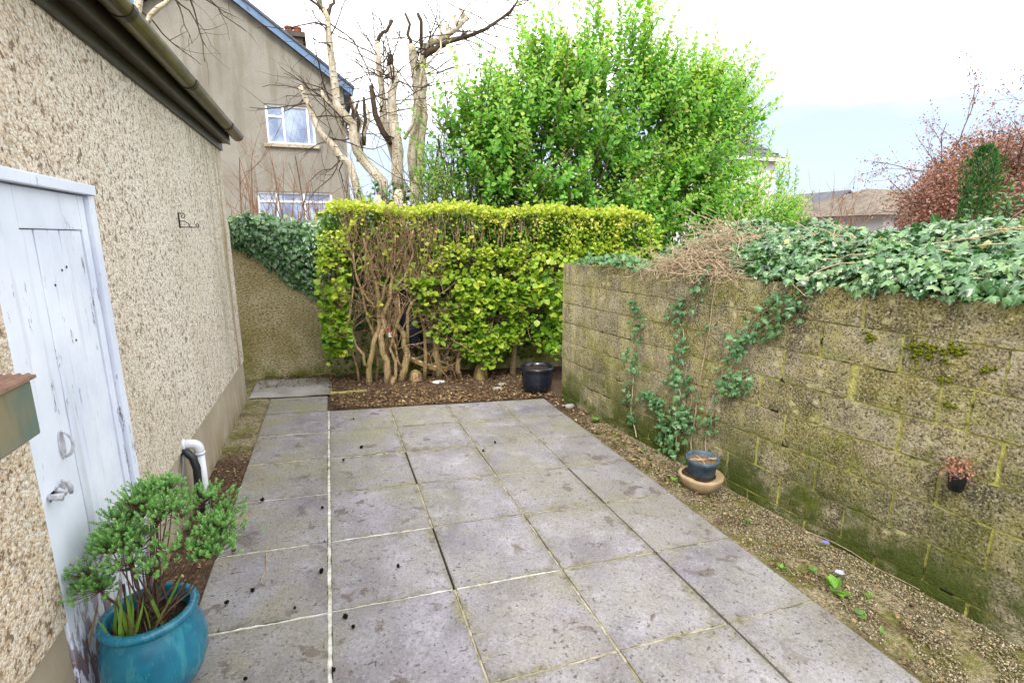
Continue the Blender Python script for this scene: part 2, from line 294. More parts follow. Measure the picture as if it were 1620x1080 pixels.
MATS['pink_dry'] = leafmat('dried_pink_flower', [(0, (.20, .075, .05)), (.5, (.46, .22, .155)), (1, (.60, .36, .25))], .2, .8, .2)
MATS['stone'] = leafmat('small_stone', [(0, (.08, .06, .035)), (.4, (.20, .155, .085)), (.75, (.33, .275, .17)), (1, (.52, .47, .36))], 0.0, .9, .2)

# soil, gravel and moss of the ground sheet
b = NT('garden_soil'); p = b.pos(); P3 = b.sep(p)
n1 = b.noise(p, 3, 5); n2 = b.noise(p, 60, 4, .7); n3 = b.noise(p, 160, 2)
soil = b.mix(b.mr(n2, .38, .62), (.038, .024, .017), (.15, .095, .065)); soil = b.mix(b.mr(n1, .5, .7, 0, .5), soil, (.20, .135, .09))
grav = b.mix(b.mr(n2, .40, .60), (.10, .08, .048), (.36, .305, .19)); grav = b.mix(b.mr(n3, .55, .65, 0, .8), grav, (.44, .39, .28))
grav = b.mix(b.mr(b.noise(p, 5, 5, .65), .46, .58, 0, .8), grav, (.125, .13, .022))
grav = b.mix(b.mr(b.noise(b.map(p, loc=(4, 0, 0)), 4, 5, .65), .54, .62, 0, .8), grav, soil)
right = b.mr(b.math('ADD', P3[0], b.mr(n1, 0, 1, -.12, .12)), 2.2, 2.4); nearR = b.mr(b.math('ADD', P3[1], b.mr(n1, 0, 1, -.5, .5)), 4.9, 4.2)
leftg = b.math('MULTIPLY', b.mr(P3[0], -.6, -.75), b.mr(b.math('ADD', P3[1], b.mr(n1, 0, 1, -.3, .3)), 4.2, 4.4))
f = b.math('MAXIMUM', b.math('MULTIPLY', right, nearR), leftg)
MATS['ground'] = b.out(b.bsdf(b.mix(f, soil, grav), .95, b.bump(b.math('ADD', n2, n3), .9, .012), .15))
MATS['rough_concrete'] = None
b = NT('dirty_concrete'); p = b.pos()
c = b.mix(b.mr(b.noise(p, 3, 6, .6), .3, .7), (.20, .19, .165), (.34, .33, .32)); c = b.mix(b.mr(b.noise(b.map(p, (1, 1.6, 1)), 4, 6, .68), .52, .66, 0, .6), c, (.115, .10, .07))
MATS['rough_concrete'] = b.out(b.bsdf(c, .9, b.bump(b.noise(p, 60, 4), .5, .006), .2))
b = NT('mossy_edging'); p = b.pos()
c = b.mix(b.mr(b.noise(p, 14, 5), .35, .6), (.17, .145, .06), (.34, .30, .11))
MATS['edging'] = b.out(b.bsdf(c, .95, b.bump(b.noise(p, 60, 4), .6, .01), .1))

# ------------------------------------------------------------------ mesh helpers
class MB:
    def __init__(s): s.v = []; s.f = []
    def add(s, vs, fs):
        o = len(s.v); s.v += [tuple(map(float, v)) for v in vs]; s.f += [tuple(i + o for i in f) for f in fs]; return s
    def box(s, x0, x1, y0, y1, z0, z1):
        return s.add([(x0, y0, z0), (x1, y0, z0), (x1, y1, z0), (x0, y1, z0), (x0, y0, z1), (x1, y0, z1), (x1, y1, z1), (x0, y1, z1)],
                     [(0, 3, 2, 1), (4, 5, 6, 7), (0, 1, 5, 4), (1, 2, 6, 5), (2, 3, 7, 6), (3, 0, 4, 7)])
    def prism(s, poly, d):          # extrude a planar polygon (3D points) along d
        n = len(poly); P = [np.array(q, float) for q in poly]; d = np.array(d, float)
        return s.add(P + [q + d for q in P], [tuple(range(n))[::-1], tuple(range(n, 2 * n))] + [(i, (i + 1) % n, n + (i + 1) % n, n + i) for i in range(n)])
    def tube(s, pts, rad, k=6, cap=True):
        P = np.array(pts, float); m = len(P)
        if np.isscalar(rad): rad = [rad] * m
        T = np.gradient(P, axis=0) if m > 2 else np.array([P[1] - P[0]] * 2)
        T /= np.linalg.norm(T, axis=1)[:, None] + 1e-9
        up = np.array([0, 0, 1.0]) if abs(T[0][2]) < .9 else np.array([1.0, 0, 0])
        u = np.cross(T[0], up); u /= np.linalg.norm(u); vs = []
        for i in range(m):
            u = u - (u @ T[i]) * T[i]; u /= np.linalg.norm(u) + 1e-9; w = np.cross(T[i], u)
            for j in range(k):
                a = 2 * math.pi * j / k; vs.append(P[i] + rad[i] * (math.cos(a) * u + math.sin(a) * w))
        fs = [(i * k + j, i * k + (j + 1) % k, (i + 1) * k + (j + 1) % k, (i + 1) * k + j) for i in range(m - 1) for j in range(k)]
        if cap: fs += [tuple(range(k))[::-1], tuple(range((m - 1) * k, m * k))]
        return s.add(vs, fs)
    def lathe(s, prof, c=(0, 0, 0), k=32, wob=0.0, tilt=None):
        vs = []
        for (r, z) in prof:
            for j in range(k):
                a = 2 * math.pi * j / k; rr = r * (1 + wob * math.sin(3 * a + 1) + wob * .6 * math.sin(5 * a))
                vs.append(Vector((rr * math.cos(a), rr * math.sin(a), z)))
        if tilt: vs = [tilt @ v for v in vs]
        vs = [(v.x + c[0], v.y + c[1], v.z + c[2]) for v in vs]; m = len(prof)
        fs = [(i * k + j, i * k + (j + 1) % k, (i + 1) * k + (j + 1) % k, (i + 1) * k + j) for i in range(m - 1) for j in range(k)]
        return s.add(vs, fs)
    def build(s, name, mat, parent=None, smooth=False, bevel=0.0):
        me = bpy.data.meshes.new(name); me.from_pydata(s.v, [], s.f); me.update()
        if bevel:
            bm = bmesh.new(); bm.from_mesh(me); bmesh.ops.bevel(bm, geom=bm.edges[:], offset=bevel, segments=2, affect='EDGES', profile=.6); bm.to_mesh(me); bm.free()
        if smooth: me.polygons.foreach_set('use_smooth', [True] * len(me.polygons))
        return link(name, me, mat, parent)
def link(name, me, mat, parent=None):
    if isinstance(mat, str): mat = MATS[mat]
    if not me.materials: me.materials.append(mat)
    o = bpy.data.objects.new(name, me); C.objects.link(o)
    if parent is not None: adopt(o, parent)
    return o
def wpos(o):
    v = Vector(o.location)
    while o.parent is not None:      # parents here are only translated
        o = o.parent; v = v + Vector(o.get('_o', (0, 0, 0)))
    return v
ORIG = {}
def adopt(o, parent):
    o.parent = parent; o.matrix_parent_inverse = Matrix.Translation(-Vector(ORIG.get(parent.name, (0, 0, 0))))
def thing(name, label, cat, loc=(0, 0, 0), group=None):
    o = bpy.data.objects.new(name, None); C.objects.link(o); o.location = loc; o.empty_display_size = .1
    ORIG[o.name] = tuple(loc); return tag(o, label, cat, group)
def tag(o, label, cat, group=None):
    o['label'] = label; o['category'] = cat
    if group: o['group'] = group
    return o
def struct(o): o['kind'] = 'structure'; return o
def stuff(o): o['kind'] = 'stuff'; return o

def fast_mesh(name, V, F, attrs=None, smooth=False):
    """V (n,3), F (m,k) equal-sided faces."""
    me = bpy.data.meshes.new(name); V = np.asarray(V, np.float32); F = np.asarray(F, np.int32); k = F.shape[1]
    me.vertices.add(len(V)); me.vertices.foreach_set('co', V.ravel())
    me.loops.add(F.size); me.loops.foreach_set('vertex_index', F.ravel())
    me.polygons.add(len(F)); me.polygons.foreach_set('loop_start', np.arange(0, F.size, k, dtype=np.int32)); me.polygons.foreach_set('loop_total', np.full(len(F), k, np.int32))
    if smooth: me.polygons.foreach_set('use_smooth', np.ones(len(F), bool))
    for a, d in (attrs or {}).items():
        at = me.attributes.new(a, 'FLOAT', 'POINT'); at.data.foreach_set('value', np.asarray(d, np.float32).ravel())
    me.update(calc_edges=True); return me

# leaf templates: x across, y along, z up; triangles
def tmpl_oval(w=.36, fold=.10, curl=-.08):
    V = np.array([(0, 0, 0), (-w, .36, fold), (w, .36, fold), (0, .4, 0), (-w * .8, .7, fold * .8 + curl * .4), (w * .8, .7, fold * .8 + curl * .4), (0, .74, curl * .5), (0, 1.0, curl)])
    F = np.array([(0, 3, 1), (0, 2, 3), (1, 3, 6), (1, 6, 4), (3, 2, 5), (3, 5, 6), (4, 6, 7), (6, 5, 7)]); return V, F
def tmpl_ivy():
    o = [(0, -.02), (.22, -.16), (.36, -.02), (.52, .16), (.34, .34), (.40, .58), (.19, .60), (0, 1.0)]
    pts = o + [(-x, y) for x, y in o[-2:0:-1]]
    V = [(0, .28, .10)] + [(x, y, -.22 * abs(x) - .20 * max(0, y - .4) + .05 * math.sin(9 * x + 5 * y)) for x, y in pts]
    n = len(pts); return np.array(V), np.array([(0, 1 + i, 1 + (i + 1) % n) for i in range(n)])
def tmpl_blade(): 
    V = np.array([(-.03, 0, 0), (.03, 0, 0), (-.035, .35, .02), (.035, .35, .02), (-.028, .7, -.02), (.028, .7, -.02), (0, 1, -.12)])
    return V, np.array([(0, 1, 3), (0, 3, 2), (2, 3, 5), (2, 5, 4), (4, 5, 6)])
T_OVAL, T_NARROW, T_IVY, T_BLADE = tmpl_oval(), tmpl_oval(.2, .06, -.1), tmpl_ivy(), tmpl_blade()
T_ROUND = tmpl_oval(.46, .10, -.12)
T_SMALL = (np.array([(0, 0, 0), (-.3, .45, .07), (.3, .45, .07), (0, 1, -.05)]), np.array([(0, 2, 1), (1, 2, 3)]))

def unit(a): return a / (np.linalg.norm(a, axis=-1, keepdims=True) + 1e-9)
def frames(axis, nrm):
    y = unit(axis); x = unit(np.cross(y, nrm)); z = np.cross(x, y); return x, y, z
def foliage(parent, pos, axis, nrm, size, tm, mat, rnd, parts=0, name='leaf', mass='foliage', score=None):
    """leaves: the `parts` largest in view are objects of their own, the rest one mass"""
    V, F = tm; pos, axis, nrm = (np.asarray(a, float) for a in (pos, axis, nrm)); size = np.asarray(size, float); rnd = np.clip(np.asarray(rnd, float), 0, 1)
    x, y, z = frames(axis, nrm); N = len(pos); keep = np.ones(N, bool)
    if parts:
        if score is None: score = size / np.linalg.norm(pos - CAM, axis=1)
        idx = np.argsort(-score)[:parts]; keep[idx] = False
        variants = []
        for q in range(10):
            variants.append(fast_mesh(name, V, F, {'rnd': np.full(len(V), (q + .5) / 10), 'u': V[:, 0]}))
            variants[-1].materials.append(MATS[mat])
        pi = Matrix.Translation(-Vector(ORIG.get(parent.name, (0, 0, 0))))
        for i in idx:
            o = bpy.data.objects.new(name, variants[min(9, int(rnd[i] * 10))]); C.objects.link(o); o.parent = parent; o.matrix_parent_inverse = pi
            s = size[i]; m = Matrix.Identity(4)
            for r in range(3):
                m[r][0] = x[i][r] * s; m[r][1] = y[i][r] * s; m[r][2] = z[i][r] * s; m[r][3] = pos[i][r]
            o.matrix_basis = m
    k = np.flatnonzero(keep); n = len(k)
    if n == 0: return None
    W = pos[k, None, :] + size[k, None, None] * (V[None, :, 0:1] * x[k, None, :] + V[None, :, 1:2] * y[k, None, :] + V[None, :, 2:3] * z[k, None, :])
    FF = (F[None] + (np.arange(n) * len(V))[:, None, None]).reshape(-1, F.shape[1])
    me = fast_mesh(mass, W.reshape(-1, 3), FF, {'rnd': np.repeat(rnd[k], len(V)), 'u': np.tile(V[:, 0], n)})
    return stuff(link(mass, me, mat, parent))
def rv(n): return unit(rng.normal(size=(n, 3)))
def gz(x, y=0.0): return -0.0057 - 0.05686 * x

def branch(mb, p, d, L, r, depth, segs=5, wob=.18, up=.1, kids=(2, 4), shrink=.62, k=5, tips=None, start=.25):
    p = np.array(p, float); d = unit(np.array(d, float)); pts = [p]; 
    for i in range(segs):
        d = unit(d + rng.normal(size=3) * wob + np.array([0, 0, up])); p = p + d * L / segs; pts.append(p)
    rad = [r * (1 - .65 * i / segs) for i in range(segs + 1)]
    mb.tube(pts, rad, k, cap=False)
    if tips is not None: tips.append((pts, d))
    if depth > 0:
        for _ in range(random.randint(*kids)):
            t = random.uniform(start, .95) * segs; i = min(segs - 1, int(t)); q = pts[i] + (pts[i + 1] - pts[i]) * (t - i)
            dd = unit(unit(pts[i + 1] - pts[i]) + rng.normal(size=3) * .75)
            branch(mb, q, dd, L * shrink * random.uniform(.7, 1.15), rad[i] * .6, depth - 1, max(3, segs - 1), wob, up, kids, shrink, max(3, k - 1), tips, start)

# ================================================================== THE SETTING
def grid_axis(a, lo, hi, st, z): return np.array(sorted(set(a + list(np.round(np.arange(lo, hi + 1e-6, st), 4)) + z)))
gxs = grid_axis([-250, -80, -30, -12, -5, -2, -1.2], -1.0, 3.2, .03, [3.6, 4.5, 7, 12, 25, 60, 250])
gys = grid_axis([-250, -60, -15, -5, -2, 0, .6], 1.0, 7.0, .03, [7.6, 9, 12, 20, 40, 90, 300])
GX, GY = np.meshgrid(gxs, gys, indexing='ij')
xc = np.clip(GX, -1.2, 4.0); GZ = gz(xc)
fine = np.array([[mnoise.noise(Vector((x * 7, y * 7, 0))) * .6 + mnoise.noise(Vector((x * 26, y * 26, 3))) * .4 for y in gys] for x in gxs])
inpat = ((GX > -.70) & (GX < 2.29) & (GY < 5.33)) | ((GX > -.70) & (GX < -.14) & (GY < 5.88))
GZ = GZ - .014 + fine * .016; GZ = np.where(inpat, gz(xc) - .06, GZ)
strip = np.clip((GX - 2.32) / .5, 0, 1) * np.clip((5.2 - GY) / .4, 0, 1); GZ = GZ + .02 * strip
bed = np.clip((GY - 5.5) / .5, 0, 1) * (GX > -.1); GZ = GZ + .03 * bed
nx, ny = len(gxs), len(gys); I = np.arange(nx * ny).reshape(nx, ny)
F = np.stack([I[:-1, :-1], I[1:, :-1], I[1:, 1:], I[:-1, 1:]], -1).reshape(-1, 4)
ground = struct(link('ground', fast_mesh('ground', np.stack([GX, GY, GZ], -1).reshape(-1, 3), F, smooth=True), 'ground'))

# ---- patio: bed, slabs, joints
COLX = [-.719, -.121, .494, 1.110, 1.733, 2.308]
ROWY = [5.343 - .61 * k for k in range(-1, 10)]     # first is the extra slab of the left column
mb = MB(); bx = [(-.705, gz(-.705)), (2.295, gz(2.295))]
mb.add([(x, y, z - d) for d in (.05, .022) for (x, z, y) in ((bx[0][0], bx[0][1], -.1), (bx[1][0], bx[1][1], -.1), (bx[1][0], bx[1][1], 5.33), (bx[0][0], bx[0][1], 5.33))],
       [(0, 3, 2, 1), (4, 5, 6, 7), (0, 1, 5, 4), (1, 2, 6, 5), (2, 3, 7, 6), (3, 0, 4, 7)])
patio = struct(mb.build('patio', 'mortar_dark'))
for c in range(5):
    for r in range(10):
        if r == 0 and c > 0: continue
        y1, y0 = ROWY[r], ROWY[r + 1]; x0, x1 = COLX[c], COLX[c + 1]
        if r == 0: y1 = 5.888
        g = .0065; j = lambda: random.uniform(-.002, .002); dz = random.uniform(-.0025, .002)
        gl = g + (.004 if c == 1 else 0); gr = g + (.004 if c == 0 else 0)
        q = [(x0 + gl + j(), y0 + g + j()), (x1 - gr + j(), y0 + g + j()), (x1 - gr + j(), y1 - g + j()), (x0 + gl + j(), y1 - g + j())]
        mb = MB().add([(x, y, gz(x) + dz - .04) for x, y in q] + [(x, y, gz(x) + dz + .0005 * random.uniform(-1, 1)) for x, y in q],
                      [(0, 3, 2, 1), (4, 5, 6, 7), (0, 1, 5, 4), (1, 2, 6, 5), (2, 3, 7, 6), (3, 0, 4, 7)])
        mb.build('paving_slab', 'slab', patio, bevel=.004)
def joint(x0, y0, x1, y1, w, mat, dz=-.004):
    n = max(4, int(math.hypot(x1 - x0, y1 - y0) / .02)); d = np.array([x1 - x0, y1 - y0]); L = np.linalg.norm(d); d /= L; nn = np.array([-d[1], d[0]]); V = []
    for i in range(n + 1):
        c = np.array([x0, y0]) + d * L * i / n + nn * random.uniform(-.0015, .0015)
        wv = 1 + .45 * mnoise.noise(Vector((c[0] * 9, c[1] * 9, 2))); z = dz + random.uniform(-.002, .0015) - .006 * max(0, mnoise.noise(Vector((c[0] * 4, c[1] * 4, 7))) - .15) * 3
        for s, zz in ((-1, -.006), (-.6, 0), (.6, 0), (1, -.006)):
            q = c + nn * s * (w / 2 * wv + random.uniform(-.0022, .0034)); V.append((q[0], q[1], gz(q[0]) + z + zz))
    MB().add(V, [(4 * i + j, 4 * i + j + 1, 4 * i + j + 5, 4 * i + j + 4) for i in range(n) for j in range(3)]).build('mortar_joint', mat, patio)
for r in range(10):                                  # joints running away from the camera
    y1, y0 = (5.888 if r == 0 else ROWY[r]), ROWY[r + 1]
    for ci, x in enumerate(COLX[1:5]):
        if r == 0: continue
        m = ['mortar_white', 'mortar_moss', 'mortar_moss', None][ci]
        if ci == 1 and r in (3, 5): m = None
        if ci == 1 and r >= 7: m = 'mortar_white'
        if ci == 3 and r in (1, 2, 3): m = 'mortar_moss'
        if m: joint(x, y0 - .003, x, y1 + .003, .022 if ci == 0 else .014, m, -.002 if ci == 0 else -.005)
for r in range(1, 10):
    y = ROWY[r]
    for c in range(5):
        if r == 1 and c > 0: continue
        m = 'mortar_white' if (c == 0 and r >= 2) or (c == 1 and r in (3, 5, 6, 7, 8)) or (r == 6 and c == 2) else 'mortar_moss'
        joint(COLX[c] + .012, y, COLX[c + 1] - .012, y, .016 if m == 'mortar_white' else .013, m, -.003)

# ---- rough concrete strip beyond the left column, with its edging stone
mb = MB(); V = []
xs = np.linspace(-.93, .02, 26); ys = np.linspace(5.90, 6.66, 20)
for x in xs:
    for y in ys:
        yy = y - (.0 if x < -.1 else 0); V.append((x, yy + .03 * mnoise.noise(Vector((x * 4, y * 4, 1))), gz(x) + .006 + .007 * mnoise.noise(Vector((x * 5, y * 5, 0))) - .02 * max(0, (x + .12) / .2)))
mb.add(V, [(i * 20 + j, (i + 1) * 20 + j, (i + 1) * 20 + j + 1, i * 20 + j + 1) for i in range(25) for j in range(19)])
pad = struct(mb.build('path', 'rough_concrete', smooth=True))
mb = MB(); n = 14
e = tag(MB().tube([(-.115 + .42 * t, 5.895 + .06 * t, gz(-.1 + .42 * t) + .015 + random.uniform(-.003, .003)) for t in np.linspace(0, 1, 9)], [.024 + random.uniform(-.003, .003) for _ in range(9)], 8).build('edging_stone', 'edging', smooth=True),
        'short yellow-green mossy edging strip at the end of the left slab column', 'edging')

# ---- block boundary wall on the right
WX = lambda y: 3.144 - .1216 * y
wd = np.array([-.1208, .9927, 0]); wnrm = np.array([-.9927, -.1208, 0])     # along the wall (away), towards the patio
wall = thing('boundary_wall', 'weathered mossy concrete block wall along the right of the patio', 'wall', (2.85, 2.4, gz(2.85)))
TOP, CH = 1.465, .2225; Y0W, Y1W = -.5, 5.28
def wp(y, z, out=0.0): return np.array([WX(y), y, z]) + wnrm * out
mb = MB(); a, c = wp(Y0W, 0, -.009), wp(Y1W, 0, -.009); back = -wnrm * .19
mb.prism([a + (0, 0, -.40), c + (0, 0, -.40), c + (0, 0, TOP - .010), a + (0, 0, TOP - .010)], back).build('mortar_core', 'joint', wall)
OFFS = [1.61, 1.83, 1.494, 1.784, 1.571, 1.761, 1.56, 1.80]
def block(y0, y1, z0, z1, seed, proud):
    L = (y1 - y0) / .9927; Hh = z1 - z0; nxb, nyb = max(3, int(L / .045)), 5; V = []; idx = {}
    for i in range(nxb + 1):
        for j in range(nyb + 1):
            u, v = i / nxb, j / nyb; ed = (i in (0, nxb)) or (j in (0, nyb)); cn = (i in (0, nxb)) and (j in (0, nyb))
            y = y0 + (y1 - y0) * u; z = z0 + Hh * v
            o = proud + .0035 * mnoise.noise(Vector((y * 9, z * 9, seed))) + .002 * mnoise.noise(Vector((y * 30, z * 30, seed)))
            if ed: o -= .001 + random.uniform(0, .0025)
            if i == 0: y += random.uniform(-.003, .004)
            if i == nxb: y -= random.uniform(-.003, .004)
            if j == 0: z += random.uniform(-.002, .0035)
            if j == nyb: z -= random.uniform(-.002, .0035)
            idx[i, j] = len(V); V.append(wp(y, z, o))
    Fc = [(idx[i, j], idx[i, j + 1], idx[i + 1, j + 1], idx[i + 1, j]) for i in range(nxb) for j in range(nyb)]
    ring = [idx[i, 0] for i in range(nxb)] + [idx[nxb, j] for j in range(nyb)] + [idx[i, nyb] for i in range(nxb, 0, -1)] + [idx[0, j] for j in range(nyb, 0, -1)]
    o = len(V); V += [np.array(V[q]) - wnrm * .03 for q in ring]; n = len(ring)
    Fc += [(ring[i], ring[(i + 1) % n], o + (i + 1) % n, o + i) for i in range(n)]
    MB().add(V, Fc).build('block', 'block', wall, smooth=False)
for k in range(8):
    zg = .0065 if k > 1 else .004; z1 = TOP - CH * k - zg + (zg if k == 0 else 0); z0 = TOP - CH * (k + 1) + zg
    js = [OFFS[k] + .4405 * n for n in range(-6, 12)]
    if k == 2: js = [1.494 - .4405 * n for n in range(0, 6)][::-1] + [1.625] + [2.07 + .4405 * n for n in range(0, 10)]
    js = sorted(q for q in js if Y0W < q < Y1W); js = [Y0W] + js + [Y1W]
    for a, c in zip(js[:-1], js[1:]):
        if c - a < .06: continue
        gp = .010 if a < 2.9 else .005
        if k == 2 and abs(a - 1.494) < .01 or k == 2 and abs(c - 1.494) < .01: gp = .008
        gp *= random.uniform(.45, 1.35); block(a + gp, c - gp - (.028 if k == 2 and abs(c - 2.07) < .01 else 0), z0, z1, k * 31 + a, random.uniform(-.0025, .0035))
# moss cushions growing on the wall face
for (y, z, r, n) in ((1.72, 1.17, .085, 70), (1.60, 1.20, .05, 26), (1.62, 1.035, .03, 12), (2.0, 1.20, .04, 16), (1.45, 1.13, .035, 10), (1.58, .92, .03, 10)):
    mb = MB()
    for _ in range(n):
        dy, dz = rng.normal(size=2) * r * .55; q = wp(y + dy, z + dz * .6, .004); s = random.uniform(.006, .014)
        for a in range(1):
            mb.add([q + s * np.array(t) for t in ((1, 0, 0), (-1, 0, 0), (0, 1, 0), (0, -1, 0), (0, 0, 1), (0, 0, -1))], [(0, 2, 4), (2, 1, 4), (1, 3, 4), (3, 0, 4), (2, 0, 5), (1, 2, 5), (3, 1, 5), (0, 3, 5)])
    MATS.setdefault('moss', simple('moss', (.115, .13, .008), .95, .1, 0, .4, 60, .8))
    stuff(mb.build('moss_cushion', 'moss', wall, smooth=True))

# ---- roughcast wall at the back
bw = thing('rear_wall', 'yellowish roughcast garden wall at the back under hanging ivy', 'wall', (0, 6.88, gz(0)))
mb = MB(); V = []; n, m = 60, 30
xs = np.linspace(-2.6, 4.3, n + 1)
for i, x in enumerate(xs):
    for j in range(m + 1):
        z = -.35 + (1.86 + .35) * j / m; V.append((x, 6.78 + .006 * mnoise.noise(Vector((x * 3, z * 3, 0))), z))
mb.add(V, [(i * (m + 1) + j, (i + 1) * (m + 1) + j, (i + 1) * (m + 1) + j + 1, i * (m + 1) + j + 1) for i in range(n) for j in range(m)])
mb.add([(-2.6, 6.78, 1.86), (4.3, 6.78, 1.86), (4.3, 6.98, 1.86), (-2.6, 6.98, 1.86), (-2.6, 6.98, -.35), (4.3, 6.98, -.35)], [(0, 1, 2, 3), (3, 2, 5, 4)])
mb.build('wall_face', 'backwall', bw, smooth=False)

# ================================================================== OUTBUILDING ON THE LEFT
FX = -.94
ob = thing('outbuilding', 'pebbledashed outbuilding with brown gutter and pale flaking door on the left', 'building', (-1.6, 3.0, gz(-1.6)))
D0, D1, DZ = 1.935, 2.705, 1.985        # door opening along y, head height
mb = MB()
def sheet(y0, y1, z0, z1, x=FX, st=.12):
    ny_, nz_ = max(1, int((y1 - y0) / st)), max(1, int((z1 - z0) / st)); V = []
    for i in range(ny_ + 1):
        for j in range(nz_ + 1):
            y = y0 + (y1 - y0) * i / ny_; z = z0 + (z1 - z0) * j / nz_; V.append((x + .004 * mnoise.noise(Vector((y * 2.5, z * 2.5, 4))) * (0 < j < nz_), y, z))
    mb.add(V, [(i * (nz_ + 1) + j, (i + 1) * (nz_ + 1) + j, (i + 1) * (nz_ + 1) + j + 1, i * (nz_ + 1) + j + 1) for i in range(ny_) for j in range(nz_)])
PZ = .475
sheet(-1.0, D0, PZ, 2.66); sheet(D1, 5.90, PZ, 2.66); sheet(D0, D1, DZ, 2.66)
mb.add([(FX, 5.90, PZ), (-3.2, 5.90, PZ), (-3.2, 5.90, 2.66), (FX, 5.90, 2.66)], [(0, 1, 2, 3)])      # end wall
mb.add([(FX, 5.90, PZ), (FX - .02, 5.88, PZ), (FX - .02, D1, PZ), (FX, D1, PZ)], [(0, 1, 2, 3)])
for y in (D0, D1): mb.add([(FX, y, PZ), (FX - .14, y, PZ), (FX - .14, y, DZ), (FX, y, DZ)], [(0, 1, 2, 3)])
mb.add([(FX, D0, DZ), (FX - .14, D0, DZ), (FX - .14, D1, DZ), (FX, D1, DZ)], [(0, 1, 2, 3)])
mb.build('wall', 'pebble', ob, smooth=False)
MB().box(-1.2, FX - .009, D1, 5.893, -.25, PZ + .004).build('plinth', 'plinth', ob, bevel=.004)
MB().box(-1.2, FX - .009, -1.0, D0 - .002, -.25, PZ + .004).build('plinth', 'plinth', ob, bevel=.004)
MB().box(-1.2, FX - .02, D0, D1, -.25, .045).build('threshold', 'plinth', ob, bevel=.004)
# eaves
MB().box(FX - .01, FX + .022, -1.0, 5.93, 2.60, 2.665).build('eaves_board', 'brown_pvc', ob, bevel=.004)
MB().box(FX - .01, FX + .075, -1.0, 5.92, 2.667, 2.685).build('soffit', 'brown_pvc', ob)
MB().box(FX + .077, FX + .094, -1.0, 5.93, 2.66, 2.79).build('fascia', 'brown_pvc', ob, bevel=.003)
prof = [(math.cos(t), math.sin(t)) for t in np.linspace(math.pi, 2 * math.pi, 13)]
def gut(y0, y1, r, t, mat, name, par):
    mb = MB(); cx, cz = FX + .155, 2.765; V = []
    ring = [(cx + r * a, cz + r * 1.0 * b_) for a, b_ in prof] + [(cx + (r - t) * a, cz + (r - t) * b_) for a, b_ in prof[::-1]]; n = len(ring)
    for y in (y0, y1): V += [(x, y, z) for x, z in ring]
    mb.add(V, [(i, (i + 1) % n, n + (i + 1) % n, n + i) for i in range(n)] + [tuple(range(n)), tuple(range(n, 2 * n))[::-1]])
    return mb.build(name, mat, par)
gt = gut(-1.0, 5.99, .056, .004, 'gutter', 'gutter', ob)
for y in (1.2, 2.9, 4.05, 5.4): gut(y - .03, y + .03, .0605, .004, 'brown_pvc', 'bracket', gt)
mb = MB(); cx, cz = FX + .155, 2.765
mb.prism([(cx + .058 * a, 5.985, cz + .058 * b_) for a, b_ in prof], (0, .008, 0)).build('end_cap', 'brown_pvc', gt)
mb = MB(); r0, r1 = np.array([FX + .13, 0, 2.80]), np.array([-3.2, 0, 3.85])
mb.prism([(r0[0], -1.0, r0[2]), (r1[0], -1.0, r1[2]), (r1[0], 6.0, r1[2]), (r0[0], 6.0, r0[2])], (0, 0, .03)).build('roof', 'roof_slate', ob)
mb = MB().prism([(FX, 5.898, 2.66), (-3.2, 5.898, 2.66), (-3.2, 5.898, 3.84), (FX, 5.898, 2.80)], (0, -.05, 0)).build('gable_end', 'pebble', ob)
# door frame and ledged door
fr = MB()
jw, jd = .055, .05; X1 = FX + .012
MB().box(X1 - jd, X1, D1 - jw, D1, .03, DZ - .043).build('door_jamb', 'paint', ob, bevel=.004)
MB().box(X1 - jd - .03, X1 - .012, D0, D0 + .085, .03, DZ - .043).build('door_jamb', 'paint', ob, bevel=.004)
MB().box(X1 - jd, X1 + .008, D0 - .002, D1 + .006, DZ - .042, DZ).build('door_head', 'paint', ob, bevel=.004)
dr = MB().box(FX - .055, FX - .032, D0 + .088, D1 - jw - .004, .06, DZ - .043).build('door', 'cut_wood', ob)
ya, yb = D0 + .09, D1 - jw - .006; X2 = FX - .006
MB().box(FX - .031, X2, ya, ya + .105, .055, DZ - .048).build('stile', 'paint', dr, bevel=.004)
MB().box(FX - .031, X2, yb - .052, yb, .055, DZ - .048).build('stile', 'paint', dr, bevel=.003)
MB().box(FX - .031, X2 - .001, ya + .107, yb - .054, DZ - .185, DZ - .048).build('rail', 'paint', dr, bevel=.003)
py = np.linspace(ya + .107, yb - .054, 6)
for i in range(5):
    a, c = py[i] + .002 + random.uniform(0, .0012), py[i + 1] - .002 - random.uniform(0, .0012); dx = random.uniform(-.002, .002)
    V = []; n = 16
    for q in range(n + 1):
        z = .055 + (DZ - .188 - .055) * q / n; w0, w1 = (max(-.001, random.uniform(-.003, .0052)) for _ in range(2))
        V += [(FX - .031, a + w0, z), (X2 - .008 + dx - .002, a + w0, z), (X2 - .006 + dx, a + w0 + .004, z), (X2 - .006 + dx, c - w1 - .004, z), (X2 - .008 + dx - .002, c - w1, z), (FX - .031, c - w1, z)]
    MB().add(V, [(6 * q + k, 6 * q + k + 1, 6 * q + k + 7, 6 * q + k + 6) for q in range(n) for k in range(5)] + [(0, 1, 2, 3, 4, 5), tuple(range(6 * n, 6 * n + 6))[::-1]]).build('plank', 'paint', dr)
for (y, z) in ((2.30, 1.60), (2.37, 1.65), (2.41, 1.66), (2.38, 1.38)):
    MB().lathe([(0, .002), (.0042, .0018), (.0055, 0)], (0, 0, 0), 10, tilt=Matrix.Rotation(math.pi / 2, 3, 'Y')).build('nail_hole', 'mortar_dark', dr).location = (X2 - .004, y, z)
